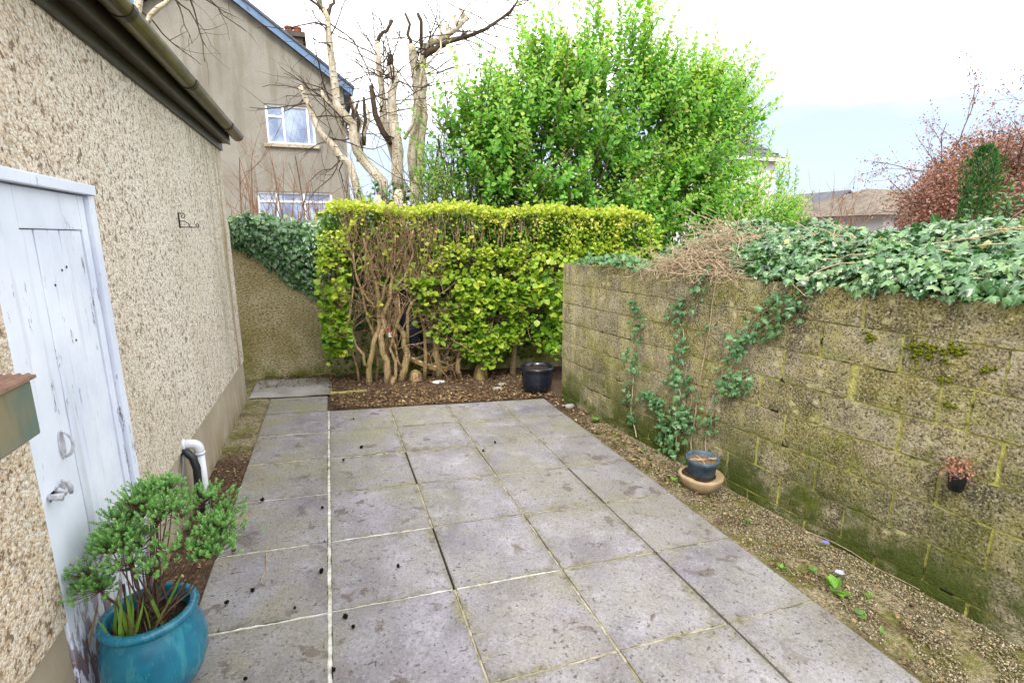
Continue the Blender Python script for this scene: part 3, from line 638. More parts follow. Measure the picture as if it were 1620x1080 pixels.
# pull handle: oval back plate with bow
hy, hz = ya + .10, 1.05
hp = MB().prism([(X2, hy + .020 * math.cos(t), hz + .052 * math.sin(t)) for t in np.linspace(0, 2 * math.pi, 20)[:-1]], (.005, 0, 0)).build('handle', 'painted_iron', dr, bevel=.001)
MB().tube([(X2 + .003 + .030 * math.sin(t), hy + .004, hz + .047 * math.cos(t)) for t in np.linspace(.1, math.pi - .1, 11)], .0055, 8).build('grip', 'painted_iron', hp, smooth=True)
# hasp and padlock-like latch
lz = .915; lt = MB().box(X2, X2 + .006, ya - .05, ya + .075, lz - .016, lz + .016).build('latch', 'painted_iron', dr, bevel=.002)
MB().tube([(X2 + .012, ya + .03, lz + .03), (X2 + .026, ya + .035, lz + .02), (X2 + .03, ya + .04, lz - .005), (X2 + .024, ya + .05, lz - .03)], [.006, .008, .009, .006], 10).build('bolt', 'painted_iron', lt, smooth=True)
MB().tube([(X2 + .012, ya - .005, lz + .012), (X2 + .03, ya + .008, lz - .012)], [.009, .008], 10).build('bolt', 'painted_iron', lt, smooth=True)
MB().tube([(X1 - .01, D0 + .035, lz + .01), (X1 + .028, D0 + .04, lz + .002)], [.010, .014], 8).build('staple', 'painted_iron', lt, smooth=True)

# tarnished box fixed beside the door
bxo = thing('wall_box', 'tarnished green and brown metal box with ribbed red-brown top left of the door', 'box', (-.86, 1.63, 1.23))
MB().box(FX + .002, -.795, 1.50, 1.70, 1.235, 1.39).build('box_body', 'box', bxo, bevel=.006)
lid = MB().add([(FX + .002, 1.49, 1.402), (-.785, 1.49, 1.393), (-.785, 1.708, 1.393), (FX + .002, 1.708, 1.402), (FX + .002, 1.49, 1.412), (-.785, 1.49, 1.402), (-.785, 1.708, 1.402), (FX + .002, 1.708, 1.412)],
               [(0, 3, 2, 1), (4, 5, 6, 7), (0, 1, 5, 4), (1, 2, 6, 5), (2, 3, 7, 6), (3, 0, 4, 7)]).build('box_lid', 'box_top', bxo)
for x in np.linspace(FX + .02, -.80, 7): MB().tube([(x, 1.492, 1.411 - .06 * (x - FX)), (x, 1.706, 1.411 - .06 * (x - FX))], .006, 6).build('rib', 'box_top', lid)

# hanging basket bracket
br = thing('basket_bracket', 'small dark wrought iron scroll bracket on the pebbledash wall', 'bracket', (FX, 4.05, 1.88))
MB().box(FX + .001, FX + .007, 4.043, 4.057, 1.83, 1.93).build('back_plate', 'iron', br)
MB().tube([(FX + .006, 4.05, 1.835), (FX + .115, 4.05, 1.835)], .0035, 6).build('arm', 'iron', br)
def spiral(c, r, turns, sgn, st=0.0): return [(c[0] + r * (1 - i / 20) * math.cos(st + sgn * turns * 2 * math.pi * i / 18), c[1], c[2] + r * (1 - i / 20) * math.sin(st + sgn * turns * 2 * math.pi * i / 18)) for i in range(18)]
MB().tube(spiral((FX + .105, 4.05, 1.848), .014, 1.2, 1, -1.6), .003, 6).build('scroll', 'iron', br)
MB().tube(spiral((FX + .026, 4.05, 1.908), .02, 1.3, -1, 2.4), .003, 6).build('scroll', 'iron', br)
MB().tube([(FX + .008, 4.05, 1.875), (FX + .035, 4.05, 1.875), (FX + .055, 4.05, 1.858), (FX + .06, 4.05, 1.837)], .003, 6).build('brace', 'iron', br)

# waste pipe, black hose, cable
wpz = thing('waste_pipe', 'white plastic elbow waste pipe coming out of the plinth', 'pipe', (-.86, 3.47, gz(-.86)))
arc = [(FX - .03, 3.46, .505), (FX + .035, 3.462, .507)] + [(FX + .035 + .045 * math.sin(t), 3.462 + .01 * math.sin(t), .462 + .045 * math.cos(t)) for t in np.linspace(.2, math.pi / 2, 6)]
MB().tube(arc + [(FX + .08, 3.472, .43)], .029, 14).build('elbow', 'white_pvc', wpz, smooth=True)
MB().tube([(FX + .08, 3.472, .445), (FX + .08, 3.472, .43)], .032, 14).build('collar', 'white_pvc', wpz, smooth=True)
MB().tube([(FX + .08, 3.472, .43), (FX + .078, 3.474, -.02)], .0265, 14).build('downpipe', 'white_pvc', wpz, smooth=True)
MB().tube([(FX - .002, 3.46, .505), (FX + .012, 3.461, .506)], .038, 14).build('flange', 'white_pvc', wpz, smooth=True)
tag(MB().tube([(FX - .02, 3.44, .475), (FX + .02, 3.43, .468), (FX + .05, 3.425, .43), (FX + .066, 3.42, .36), (FX + .062, 3.42, .25), (FX + .06, 3.42, .0)], .023, 12).build('drain_hose', 'black_rubber', smooth=True),
    'black drain hose curving down beside the white waste pipe', 'hose')
tag(MB().tube([(FX + .004, 3.42, .46), (FX + .012, 3.36, .42), (FX + .014, 3.29, .35), (FX + .016, 3.26, .25), (FX + .016, 3.25, .02)], .0075, 8).build('cable', 'grey_cable', smooth=True),
    'thin grey cable hugging the plinth left of the waste pipe', 'cable')

# ================================================================== FAR BUILDINGS
HY = 17.0
hs = thing('house', 'grey roughcast gable-ended house with blue bargeboard behind the bare trees', 'house', (-2.8, HY, .2))
XL, XR, AX, AZ, EZ = -6.45, .74, -2.80, 8.62, 6.05
W1, W2 = (-1.46, -.13, 4.42, 5.50), (-1.89, .21, 1.85, 3.08)
mb = MB()
def wq(x0, x1, z0, z1): mb.add([(x0, HY, z0), (x1, HY, z0), (x1, HY, z1), (x0, HY, z1)], [(0, 1, 2, 3)])
wq(XL, W2[0], -.5, EZ); wq(W2[1], XR, -.5, EZ); wq(W2[0], W2[1], -.5, W2[2]); wq(W2[0], W2[1], W2[3], W1[2])
wq(W2[0], W1[0], W1[2], W1[3]); wq(W1[1], W2[1], W1[2], W1[3]); wq(W2[0], W2[1], W1[3], EZ)
mb.add([(XL, HY, EZ), (XR, HY, EZ), (AX, HY, AZ)], [(0, 1, 2)])
mb.add([(XR, HY, -.5), (XR, HY + 9, -.5), (XR, HY + 9, EZ), (XR, HY, EZ), (XL, HY, -.5), (XL, HY + 9, -.5), (XL, HY + 9, EZ), (XL, HY, EZ)], [(0, 1, 2, 3), (4, 7, 6, 5)])
for (a, c, d, e) in (W1, W2):
    mb.add([(a, HY, d), (c, HY, d), (c, HY, e), (a, HY, e), (a, HY + .12, d), (c, HY + .12, d), (c, HY + .12, e), (a, HY + .12, e)], [(0, 1, 5, 4), (1, 2, 6, 5), (2, 3, 7, 6), (3, 0, 4, 7)])
mb.build('wall', 'farwall', hs)
def window(par, x0, x1, z0, z1, y, bars, trans, sill=True, mat='window_white'):
    w = MB(); t = .06; w.box(x0, x1, y + .05, y + .11, z1 - t, z1).box(x0, x1, y + .05, y + .11, z0, z0 + t).box(x0, x0 + t, y + .05, y + .11, z0 + t, z1 - t).box(x1 - t, x1, y + .05, y + .11, z0 + t, z1 - t)
    win = w.build('window', mat, par)
    for bxx in bars: MB().box(bxx - t / 2, bxx + t / 2, y + .053, y + .107, z0 + t, z1 - t).build('mullion', mat, win)
    for (a, c, zz) in trans: MB().box(a, c, y + .056, y + .104, zz - t / 2, zz + t / 2).build('transom', mat, win)
    xs_ = [x0 + t] + sorted(bars) + [x1 - t]
    for a, c in zip(xs_[:-1], xs_[1:]): MB().box(a + .01, c - .01, y + .08, y + .086, z0 + t, z1 - t).build('pane', 'glass', win)
    if sill: MB().box(x0 - .08, x1 + .08, y - .09, y + .045, z0 - .09, z0).build('sill', 'plinth', win)
window(hs, *W1, HY, [-.98, -.32], [(-1.40, -1.01, 5.18)])
window(hs, *W2, HY, [-1.35, -.6], [(-1.83, .15, 2.8)])
sl_ = (AZ - EZ) / (XR - AX)
def rake(s):
    xe = XR + .25 if s > 0 else XL - .25; ze = EZ - sl_ * .25
    MB().prism([(AX, HY - .22, AZ - .02), (xe, HY - .22, ze - .02), (xe, HY - .22, ze + .20), (AX, HY - .22, AZ + .20)], (0, .03, 0)).build('bargeboard', 'bargeboard', hs)
    MB().prism([(AX, HY - .27, AZ + .202), (xe + .05 * s, HY - .27, ze + .165), (xe + .05 * s, HY - .27, ze + .235), (AX, HY - .27, AZ + .28)], (0, 9.4, 0)).build('roof', 'roof_slate', hs)
rake(1); rake(-1)
MB().box(XR + .02, XR + .16, HY - .1, HY + 9, EZ - .16, EZ - .05).build('gutter', 'bargeboard', hs)
ch = MB().box(-.82, -.30, HY + 1.2, HY + 1.9, 6.3, 7.72).build('chimney', 'chimney', hs)
MB().box(-.90, -.22, HY + 1.12, HY + 1.98, 7.722, 7.86).build('chimney_cap', 'chimney', ch)
for x in (-.68, -.44): MB().lathe([(.10, 7.86), (.115, 8.02), (.13, 8.04), (.13, 8.08), (.09, 8.08)], (x, HY + 1.5, 0), 14).build('chimney_pot', 'chimney_pot', ch)

hp2 = thing('house', 'white house with grey hipped roof half hidden right of the big green shrub', 'house', (22, 24, 0))
MB().box(18.9, 23.15, 22.3, 28, -.5, 5.75).build('wall', 'white_render', hp2)
rf = MB().add([(18.5, 22, 5.78), (23.55, 22, 5.78), (23.55, 28.4, 5.78), (18.5, 28.4, 5.78), (20.6, 24.2, 7.55), (21.6, 24.2, 7.55)], [(0, 1, 5, 4), (1, 2, 5), (2, 3, 4, 5), (3, 0, 4), (0, 3, 2, 1)]).build('roof', 'roof_slate', hp2)
for i in range(7):
    t = i / 7; a = np.array([18.5, 22, 5.78]) * (1 - t) + np.array([20.6, 24.2, 7.55]) * t; c = np.array([23.55, 22, 5.78]) * (1 - t) + np.array([21.6, 24.2, 7.55]) * t
    MB().prism([a + (0, -.02, 0), c + (0, -.02, 0), c + (0, -.02, .07), a + (0, -.02, .07)], (0, .05, .0)).build('tile_course', 'roof_slate', rf)
MB().box(18.45, 23.6, 21.9, 21.98, 5.62, 5.78).build('gutter', 'window_white', hp2)
bg_ = thing('bungalow', 'low white bungalow with brown roof and small gable beyond the ivy wall', 'house', (29, 26, 0))
MB().box(24.2, 31.6, 25.6, 32, -.5, 3.5).build('wall', 'white_render', bg_)
MB().prism([(23.9, 25.3, 3.5), (31.4, 25.3, 3.5), (31.4, 27.6, 4.35), (23.9, 27.6, 4.35)], (0, 0, .12)).build('roof', 'roof_brown', bg_)
MB().prism([(30.1, 24.6, -.5), (33.3, 24.6, -.5), (33.3, 24.6, 3.45), (31.7, 24.6, 4.45), (30.1, 24.6, 3.45)], (0, 4, 0)).build('gable', 'white_render', bg_)
for s, (xa, xb) in ((0, (31.7, 29.9)), (1, (31.7, 33.5))):
    MB().prism([(xa, 24.4, 4.48), (xb, 24.4, 3.35), (xb, 24.4, 3.47), (xa, 24.4, 4.6)], (0, 4.5, 0)).build('roof', 'roof_slate', bg_)
MB().box(24.0, 30.0, 25.2, 25.28, 3.38, 3.5).build('gutter', 'window_white', bg_)
bh = thing('bungalow', 'brown tiled roof of a low house left of the purple tree', 'house', (27.5, 20, 0))
MB().box(26.8, 35.2, 18.6, 25, -.5, 2.9).build('wall', 'white_render', bh)
MB().add([(25.6, 18, 2.75), (36, 18, 2.75), (36, 26, 2.75), (25.6, 26, 2.75), (28.6, 21, 4.3), (35, 21, 4.3)], [(0, 1, 5, 4), (1, 2, 5), (2, 3, 4, 5), (3, 0, 4), (0, 3, 2, 1)]).build('roof', 'roof_brown', bh)

# ================================================================== BIRCH TREES, pollarded
def tree_limb(par, pts, r0, r1, mat='birch', name='limb', k=9, cut=True, jit=.02):
    if mat == 'birch': r0 *= .68; r1 *= .72; jit = .035
    P = [np.array(q, float) for q in pts]; Q = []
    for a, c in zip(P[:-1], P[1:]):
        for t in (0, .5): Q.append(a + (c - a) * t + rng.normal(size=3) * jit * (t > 0))
    Q.append(P[-1]); n = len(Q); MB().tube(Q, [r0 + (r1 - r0) * i / (n - 1) for i in range(n)], k).build(name, mat, par, smooth=True)
    if cut: MB().tube([Q[-1], Q[-1] + unit(Q[-1] - Q[-2]) * .012], [r1 * .96, r1 * .9], k).build('cut_end', 'cut_wood', par)
    return Q
def twigs(par, Q, n, L, r, depth=1, up=.03, mat='birch_dark', dirw=.4, side=None, name='twig'):
    mb = MB()
    for _ in range(int(n * 1.9)):
        i = random.randrange(len(Q) // 3, len(Q) - 1); q = Q[i] + (Q[i + 1] - Q[i]) * random.random()
        d = rng.normal(size=3) * (1, .6, .8) + np.array([0, 0, dirw])
        if side is not None: d = d + np.array(side)
        branch(mb, q, d, L * random.uniform(.6, 1.25), r, depth, 6, .2, up, (2, 4), .6, 4)
    mb.build(name, mat, par, smooth=True)
def trunk(par, top, base, r0, r1): return tree_limb(par, [base, ((base[0] + top[0]) / 2 + .03, (base[1] + top[1]) / 2, (base[2] + top[2]) / 2), top], r0, r1, name='trunk', cut=False)
b1 = thing('birch_tree', 'leaning pollarded birch in front of the house window', 'tree', (.78, 8.4, 0))
trunk(b1, (.84, 8.4, 2.39), (.80, 8.42, -.1), .16, .13)
Qa = tree_limb(b1, [(.84, 8.4, 2.30), (.64, 8.4, 2.85), (.47, 8.4, 3.21), (.26, 8.4, 3.66), (.24, 8.4, 4.14), (.21, 8.4, 4.7), (.17, 8.4, 4.92)], .125, .05)
tree_limb(b1, [(.18, 8.4, 4.88), (.13, 8.4, 5.02), (.15, 8.4, 5.12)], .045, .035); tree_limb(b1, [(.18, 8.4, 4.85), (.27, 8.4, 4.98), (.30, 8.4, 5.12)], .03, .018, 'birch_dark')
tree_limb(b1, [(.16, 8.4, 4.9), (-.02, 8.38, 5.02), (-.14, 8.35, 5.2)], .02, .01, 'birch_dark', cut=False)
Qb = tree_limb(b1, [(.55, 8.33, 2.2), (.47, 8.3, 2.45), (.38, 8.3, 2.83), (.17, 8.3, 3.08), (-.05, 8.3, 3.36), (-.15, 8.3, 3.66), (-.22, 8.3, 3.85)], .10, .045)
Qc = tree_limb(b1, [(.61, 8.6, 2.9), (.37, 8.6, 3.35), (.21, 8.6, 3.65), (.05, 8.6, 3.92)], .06, .035)
for i in range(7):
    x = .42 + .05 * i; tree_limb(b1, [(.52 + .02 * i, 8.55, 2.9 + .05 * i), (x, 8.5 + .03 * (i % 3), 3.5), (x - .04 + .03 * (i % 2), 8.5, 3.72 + .05 * (i % 3))], .035, .02, 'birch_dark' if i % 2 else 'birch', name='stub')
twigs(b1, Qb, 5, 1.0, .011, 1, 0.0, side=(-.3, 0, -.3)); twigs(b1, Qa, 9, 1.1, .012, 1, .02, side=(-.4, 0, .0)); twigs(b1, Qc, 7, .9, .010, 1)
b2 = thing('birch_tree', 'middle pollarded birch with dark cut stubs behind the hedge', 'tree', (1.15, 8.62, 0))
trunk(b2, (1.14, 8.62, 2.5), (1.16, 8.62, -.1), .19, .165)
Qa = tree_limb(b2, [(1.14, 8.62, 2.42), (1.15, 8.6, 3.09), (1.10, 8.6, 3.53), (1.10, 8.6, 3.99), (1.08, 8.6, 4.34)], .145, .085)
tree_limb(b2, [(1.08, 8.6, 4.34), (1.09, 8.6, 4.48)], .05, .045, 'cut_wood', 'stub')
Qb = tree_limb(b2, [(1.12, 8.7, 2.95), (.96, 8.7, 3.59), (.95, 8.7, 4.09), (.92, 8.7, 4.68)], .10, .055)
tree_limb(b2, [(.92, 8.7, 4.66), (1.01, 8.7, 4.82), (1.16, 8.7, 5.0)], .032, .022, 'birch_dark', 'stub')
tree_limb(b2, [(1.05, 8.6, 3.2), (.82, 8.55, 3.6), (.78, 8.55, 4.0)], .05, .035, 'birch_dark', 'stub')
twigs(b2, Qa, 7, 1.1, .012, 1, .02, side=(-.3, 0, .2)); twigs(b2, Qb, 9, 1.2, .012, 1, .04)
b3 = thing('birch_tree', 'twin-stemmed birch with thick limb bent to the right beside the shrub', 'tree', (1.5, 8.9, 0))
trunk(b3, (1.47, 8.9, 2.75), (1.48, 8.9, -.1), .18, .15)
Qa = tree_limb(b3, [(1.44, 8.9, 2.6), (1.49, 8.9, 3.54), (1.54, 8.9, 4.06), (1.49, 8.9, 4.56), (1.47, 8.9, 4.75)], .12, .085)
Qb = tree_limb(b3, [(1.51, 8.9, 2.6), (1.58, 8.9, 3.42), (1.62, 8.9, 4.01), (1.62, 8.9, 4.42), (1.70, 8.9, 4.76), (1.88, 8.88, 4.86), (2.11, 8.86, 5.0), (2.38, 8.84, 5.25)], .115, .06)
for (x, z) in ((2.05, 5.0), (2.2, 5.1), (2.3, 5.22)): tree_limb(b3, [(x, 8.86, z - .04), (x - .02, 8.84, z + .14)], .045, .04, 'birch', 'stub')
Qc = tree_limb(b3, [(1.66, 8.8, 4.6), (1.96, 8.8, 4.78), (2.19, 8.8, 4.89), (2.67, 8.8, 5.09), (3.12, 8.8, 5.4), (3.3, 8.8, 5.7)], .05, .012, 'birch_dark', cut=False)
Qd = tree_limb(b3, [(1.27, 8.7, 3.30), (1.53, 8.7, 4.01), (1.76, 8.7, 4.53), (1.91, 8.7, 4.9), (1.90, 8.7, 5.45)], .04, .012, 'birch', cut=False)
tree_limb(b3, [(1.47, 8.9, 4.72), (1.42, 8.9, 4.9), (1.40, 8.9, 5.2)], .03, .02, 'birch_dark', 'stub'); tree_limb(b3, [(1.66, 8.9, 4.7), (1.64, 8.9, 4.95), (1.6, 8.9, 5.22)], .035, .025, 'cut_wood', 'stub')
twigs(b3, Qc, 9, 1.2, .010, 1, -.02, side=(.8, 0, .1)); twigs(b3, Qa, 8, 1.2, .012, 1, .0, side=(.2, 0, 0)); twigs(b3, Qb, 8, 1.2, .011, 1, .0, side=(.5, 0, 0))
# tree reaching in over the outbuilding
b4 = thing('birch_tree', 'pale branching tree limb showing above the gutter at top left', 'tree', (-1.95, 7.6, 0))
Q = tree_limb(b4, [(-2.0, 7.6, -.1), (-1.97, 7.55, 2.0), (-1.92, 7.5, 3.6)], .13, .085, name='trunk', cut=False)
Q = tree_limb(b4, [(-1.92, 7.5, 3.55), (-1.90, 7.5, 4.15), (-1.86, 7.5, 4.35), (-1.78, 7.5, 4.9)], .075, .05)
Q2 = tree_limb(b4, [(-1.90, 7.5, 4.02), (-1.75, 7.5, 4.27), (-1.58, 7.5, 4.42), (-1.36, 7.5, 4.50), (-1.1, 7.5, 4.7)], .045, .03)
twigs(b4, Q2, 4, .7, .010, 1, -.05, side=(.2, 0, -.3)); twigs(b4, Q, 4, .8, .010, 1)

# ================================================================== SHRUBS BEHIND
def shrub(t, lobes, nshoot, leaf, tm, mat, slen, parts=0, inner=2000, tall=(), sway=.5, bark='hebe_stem'):
    pos, ax, nr, sz, rd = [], [], [], [], []; mb = MB()
    vol = np.array([l[3] * l[5] for l in lobes]); pr_ = vol / vol.sum()
    shoots = []
    for _ in range(nshoot):
        cx, cy, cz, rx, ry, rz = lobes[rng.choice(len(lobes), p=pr_)]
        d = rv(1)[0]; d[1] = -abs(d[1]) if random.random() < .72 else d[1]
        if d[2] < -.55: d[2] *= -.5
        s = np.array([cx, cy, cz]) + d * np.array([rx, ry, rz]) * random.uniform(.62, .98)
        if mnoise.noise(Vector(s) * 1.4) < -.12 and random.random() < .9: continue
        dr_ = unit(d * .8 + np.array([0, 0, .5]) + rng.normal(size=3) * .35 * sway); shoots.append((s, dr_, random.uniform(*slen), d[2]))
    for (x, y, z, L) in tall:
        shoots.append((np.array([x, y, z]), unit(np.array([random.uniform(-.25, .25), random.uniform(-.2, .1), 1.0])), L, 1.0))
    for s, d, L, hgt in shoots:
        pts = [s]; n = max(4, int(L / .075))
        for i in range(n): d = unit(d + rng.normal(size=3) * .07 + (0, 0, .04)); pts.append(pts[-1] + d * L / n)
        mb.tube(pts, [.007 * (1 - .7 * i / n) for i in range(n + 1)], 3, cap=False); tone = random.uniform(-.15, .2)
        m = int(L / .034); ph = random.random() * 6.28
        for i in range(m):
            t_ = (i + .5) / m * n; k = min(n - 1, int(t_)); q = pts[k] + (pts[k + 1] - pts[k]) * (t_ - k); td = unit(pts[k + 1] - pts[k])
            a = ph + i * 2.4; u = unit(np.cross(td, (0.3, .9, .2))); w = np.cross(td, u)
            o = math.cos(a) * u + math.sin(a) * w; la = unit(o * .8 + td * .62 + rng.normal(size=3) * .15)
            pos.append(q + o * .008); ax.append(la); nr.append(unit(td * .8 + (0, -.25, .35) - o * .3 + rng.normal(size=3) * .3))
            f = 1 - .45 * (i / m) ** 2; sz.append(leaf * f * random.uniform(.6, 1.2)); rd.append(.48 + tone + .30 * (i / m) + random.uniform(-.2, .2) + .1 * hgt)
    for _ in range(inner):
        cx, cy, cz, rx, ry, rz = lobes[rng.choice(len(lobes), p=pr_)]
        q = np.array([cx, cy, cz]) + rv(1)[0] * np.array([rx, ry, rz]) * random.uniform(.35, .85)
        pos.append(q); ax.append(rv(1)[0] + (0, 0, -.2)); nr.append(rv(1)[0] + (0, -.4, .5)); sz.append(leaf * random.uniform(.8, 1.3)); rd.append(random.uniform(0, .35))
    for (cx, cy, cz, rx, ry, rz) in lobes:
        if cz > 3.45 or cx > 6.9: continue
        for _ in range(7): branch(mb, (cx + random.uniform(-.25, .25) * rx, cy + .2, .0), (random.uniform(-.25, .25), 0, 1), cz + rz * .45, .035, 2, 7, .12, .1, (2, 4), .5, 5)
    stuff(mb.build('stems', bark, t))
    pos = np.array(pos); sz = np.array(sz); dist = np.linalg.norm(pos - CAM, axis=1)
    sc = sz / dist * np.where(np.array(rd) > .25, 1, .2)
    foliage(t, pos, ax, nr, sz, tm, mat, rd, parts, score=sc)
mainlobes = [(2.7, 8.4, 2.5, .9, .8, 1.5), (3.4, 8.3, 3.0, 1.0, .8, 1.6), (4.4, 8.4, 3.4, 1.2, 1.0, 1.9), (5.2, 8.4, 3.4, 1.2, 1.0, 2.1), (6.2, 8.6, 3.2, 1.2, 1.0, 1.7), (6.95, 8.7, 2.9, 1.0, .9, 1.75), (4.4, 8.1, 1.7, 1.4, .8, 1.3), (6.4, 8.3, 1.7, 1.6, .8, 1.2), (2.9, 8.2, 1.6, 1.0, .7, 1.1), (5.4, 7.9, 2.0, 1.3, .7, 1.3)]
tall = [(2.6, 8.3, 3.6, .6), (2.9, 8.3, 3.9, .7), (3.1, 8.3, 4.0, .7), (3.35, 8.3, 4.2, .6), (3.7, 8.3, 4.3, .7), (4.0, 8.3, 4.5, .7), (8.4, 8.5, 2.6, .9), (8.7, 8.5, 2.5, .9), (8.9, 8.4, 2.7, .8), (8.55, 8.5, 3.1, .8), (8.2, 8.5, 3.2, .8), (7.5, 8.6, 3.9, .9), (7.75, 8.6, 3.7, .9), (8.0, 8.6, 3.9, .7), (8.3, 8.6, 3.6, .7), (4.45, 8.4, 4.7, .8), (4.7, 8.4, 4.9, .9), (4.95, 8.4, 5.0, .9), (5.2, 8.4, 4.9, .8), (5.5, 8.4, 4.5, .9), (5.8, 8.5, 4.3, .9), (6.1, 8.5, 4.4, .8), (3.6, 8.3, 3.9, .7), (3.3, 8.3, 3.8, .6), (3.95, 8.3, 4.0, .7),
        (7.2, 8.6, 4.4, 1.0), (7.35, 8.6, 4.7, 1.15), (7.6, 8.6, 4.3, .9), (6.9, 8.6, 4.3, .8), (7.9, 8.6, 4.1, .8), (8.1, 8.6, 3.6, .7), (4.2, 8.4, 4.3, .8), (6.5, 8.6, 4.4, .7), (5.35, 8.4, 4.9, .6), (4.6, 8.4, 4.5, .9)]
ms = thing('evergreen_shrub', 'huge bright green glossy-leaved shrub towering behind the hedge', 'shrub', (5.2, 8.5, gz(4)))
mainlobes += [(2.5, 8.4, 3.0, .8, .7, 1.1), (3.3, 8.3, 3.6, .8, .7, 1.0), (7.45, 8.6, 4.05, .75, .6, .75), (6.8, 8.6, 3.9, .8, .7, .9), (3.7, 8.3, 4.0, .6, .6, .7)]
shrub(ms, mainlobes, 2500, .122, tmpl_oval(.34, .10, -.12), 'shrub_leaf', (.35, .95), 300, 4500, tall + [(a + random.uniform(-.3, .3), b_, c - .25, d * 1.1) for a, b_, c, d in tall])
rs = thing('evergreen_shrub', 'lighter leafy shrub spreading low at the right end of the big green shrub', 'shrub', (8.4, 8.4, gz(4)))
shrub(rs, [(8.0, 8.3, 1.7, 1.0, .8, 1.0), (8.7, 8.4, 1.6, .8, .7, .8), (7.4, 7.9, 1.4, 1.0, .7, .9)], 260, .095, T_OVAL, 'shrub_leaf', (.35, .7), 0, 500,
      [(9.0, 8.3, 2.7, .7), (9.2, 8.3, 2.4, .8), (8.8, 8.3, 2.9, .6), (9.45, 8.3, 2.1, .6)])
ls = thing('privet_bush', 'fine-leaved green bush around the foot of the birches', 'shrub', (2.2, 8.2, gz(2)))
shrub(ls, [(2.15, 8.3, 2.0, .9, .7, 1.5), (2.9, 8.4, 2.3, .8, .7, 1.6), (1.5, 7.9, 1.5, .7, .5, 1.1)], 420, .062, T_OVAL, 'fine_leaf', (.3, .6), 0, 900,
      [(2.3, 8.2, 3.2, .5), (2.6, 8.2, 3.4, .5), (2.9, 8.3, 3.6, .5), (3.1, 8.3, 3.7, .5)])
sb = thing('laurel_bush', 'small glossy green bush in front of the birch trunks', 'shrub', (.9, 7.4, 0))
shrub(sb, [(.75, 7.5, 1.7, .5, .35, .75), (1.2, 7.5, 1.7, .4, .3, .65)], 110, .075, T_OVAL, 'conifer_leaf', (.2, .4), 0, 150)
# bare reddish bushes and dry reeds by the house
for k, (x, y, n, lab) in enumerate(((-1.05, 7.7, 5, 'bare reddish shrub beside the gutter end'), (-.55, 8.2, 8, 'bare twiggy reddish shrub under the house window'), (.05, 8.6, 6, 'bare thin shrub left of the leaning birch'))):
    t = thing('bare_shrub', lab, 'shrub', (x, y, 0)); mb = MB()
    for _ in range(n): branch(mb, (x + random.uniform(-.25, .25), y, 0), (random.uniform(-.2, .2), random.uniform(-.1, .1), 1), random.uniform(2.2, 3.0), .016, 2, 8, .10, .06, (3, 5), .42, 4, start=.5)
    mb.build('stems', 'twig_red', t)
rd_ = thing('reed_clump', 'row of dry upright reddish canes below the house window', 'canes', (-.4, 7.3, 0)); mb = MB()
for _ in range(130):
    x = random.uniform(-1.15, .35); h_ = random.uniform(1.95, 2.28) + .06 * math.sin(x * 3); y = random.uniform(7.15, 7.5); mb.tube([(x, y, .1), (x + random.uniform(-.02, .02), y, h_ * .6), (x + random.uniform(-.06, .06), y, h_)], [.007, .006, .003], 3, cap=False)
stuff(mb.build('canes', 'twig_red', rd_))
# purple plum, conifer and far shrubs on the right
pl = thing('plum_tree', 'reddish-purple leaved tree at the right edge beyond the wall', 'tree', (12.6, 7.4, 0)); mb = MB(); tips = []
for _ in range(9): branch(mb, (13.4 + random.uniform(-.3, .3), 7.5, .2), (random.uniform(-.45, .6), random.uniform(-.4, .4), 1), 3.4, .06, 3, 7, .14, .05, (3, 5), .55, 5, tips)
mb.build('trunk', 'birch_dark', pl)
pp = np.array([q for pts, d in tips for q in pts]); pp = pp[rng.integers(0, len(pp), 9000)] + rng.normal(size=(9000, 3)) * .06
foliage(pl, pp, rv(9000), rv(9000) + (0, 0, .5), rng.uniform(.035, .07, 9000), T_SMALL, 'plum_leaf', rng.uniform(0, 1, 9000))
NPL = 60000; lobes = rng.integers(0, 3, NPL); LC = np.array([(12.5, 7.2, 2.0), (13.5, 7.5, 2.6), (14.8, 7.5, 2.7)])[lobes]; q = LC + rv(NPL) * np.array([1.2, .9, 1.3]) * (rng.uniform(.15, 1.1, (NPL, 1)) ** .5)
foliage(pl, q, rv(NPL), rv(NPL) + (0, 0, .5), rng.uniform(.035, .075, NPL), T_SMALL, 'plum_leaf', rng.uniform(0, 1, NPL))
cf = thing('conifer', 'narrow dark green conifer in front of the purple tree', 'tree', (8.4, 4.6, 0))
MB().tube([(8.4, 4.6, 0), (8.4, 4.6, 2.6)], [.06, .02], 7).build('trunk', 'hebe_stem', cf)
n = 8000; zz = rng.uniform(.4, 2.92, n); a = rng.uniform(0, 6.28, n); r = .19 * np.clip((3.0 - zz) / .3, .2, 1) * rng.uniform(.45, 1.15, n) * (1 + .25 * np.sin(a * 3 + zz * 5))
foliage(cf, np.stack([8.4 + r * np.cos(a), 4.6 + r * np.sin(a), zz], 1), np.stack([np.cos(a) * .5, np.sin(a) * .5, np.ones(n)], 1) + rng.normal(size=(n, 3)) * .3, rv(n), rng.uniform(.025, .06, n), T_NARROW, 'conifer_leaf', rng.uniform(0, 1, n))
cs = thing('garden_shrub', 'low green shrub at the right edge behind the ivy', 'shrub', (7.8, 4.0, 0))
shrub(cs, [(7.9, 4.1, 1.6, .7, .5, .62), (8.6, 4.3, 1.5, .6, .5, .7)], 110, .075, T_OVAL, 'conifer_leaf', (.2, .4), 0, 200)
fs = thing('bare_shrub', 'faint bare bush in front of the brown roof', 'shrub', (19, 15, 0)); mb = MB()
for _ in range(16): branch(mb, (19.2 + random.uniform(-1, 1), 15, 1.0), (random.uniform(-.4, .4), 0, 1), 2.6, .02, 1, 6, .08, .08, (2, 4), .5, 3)
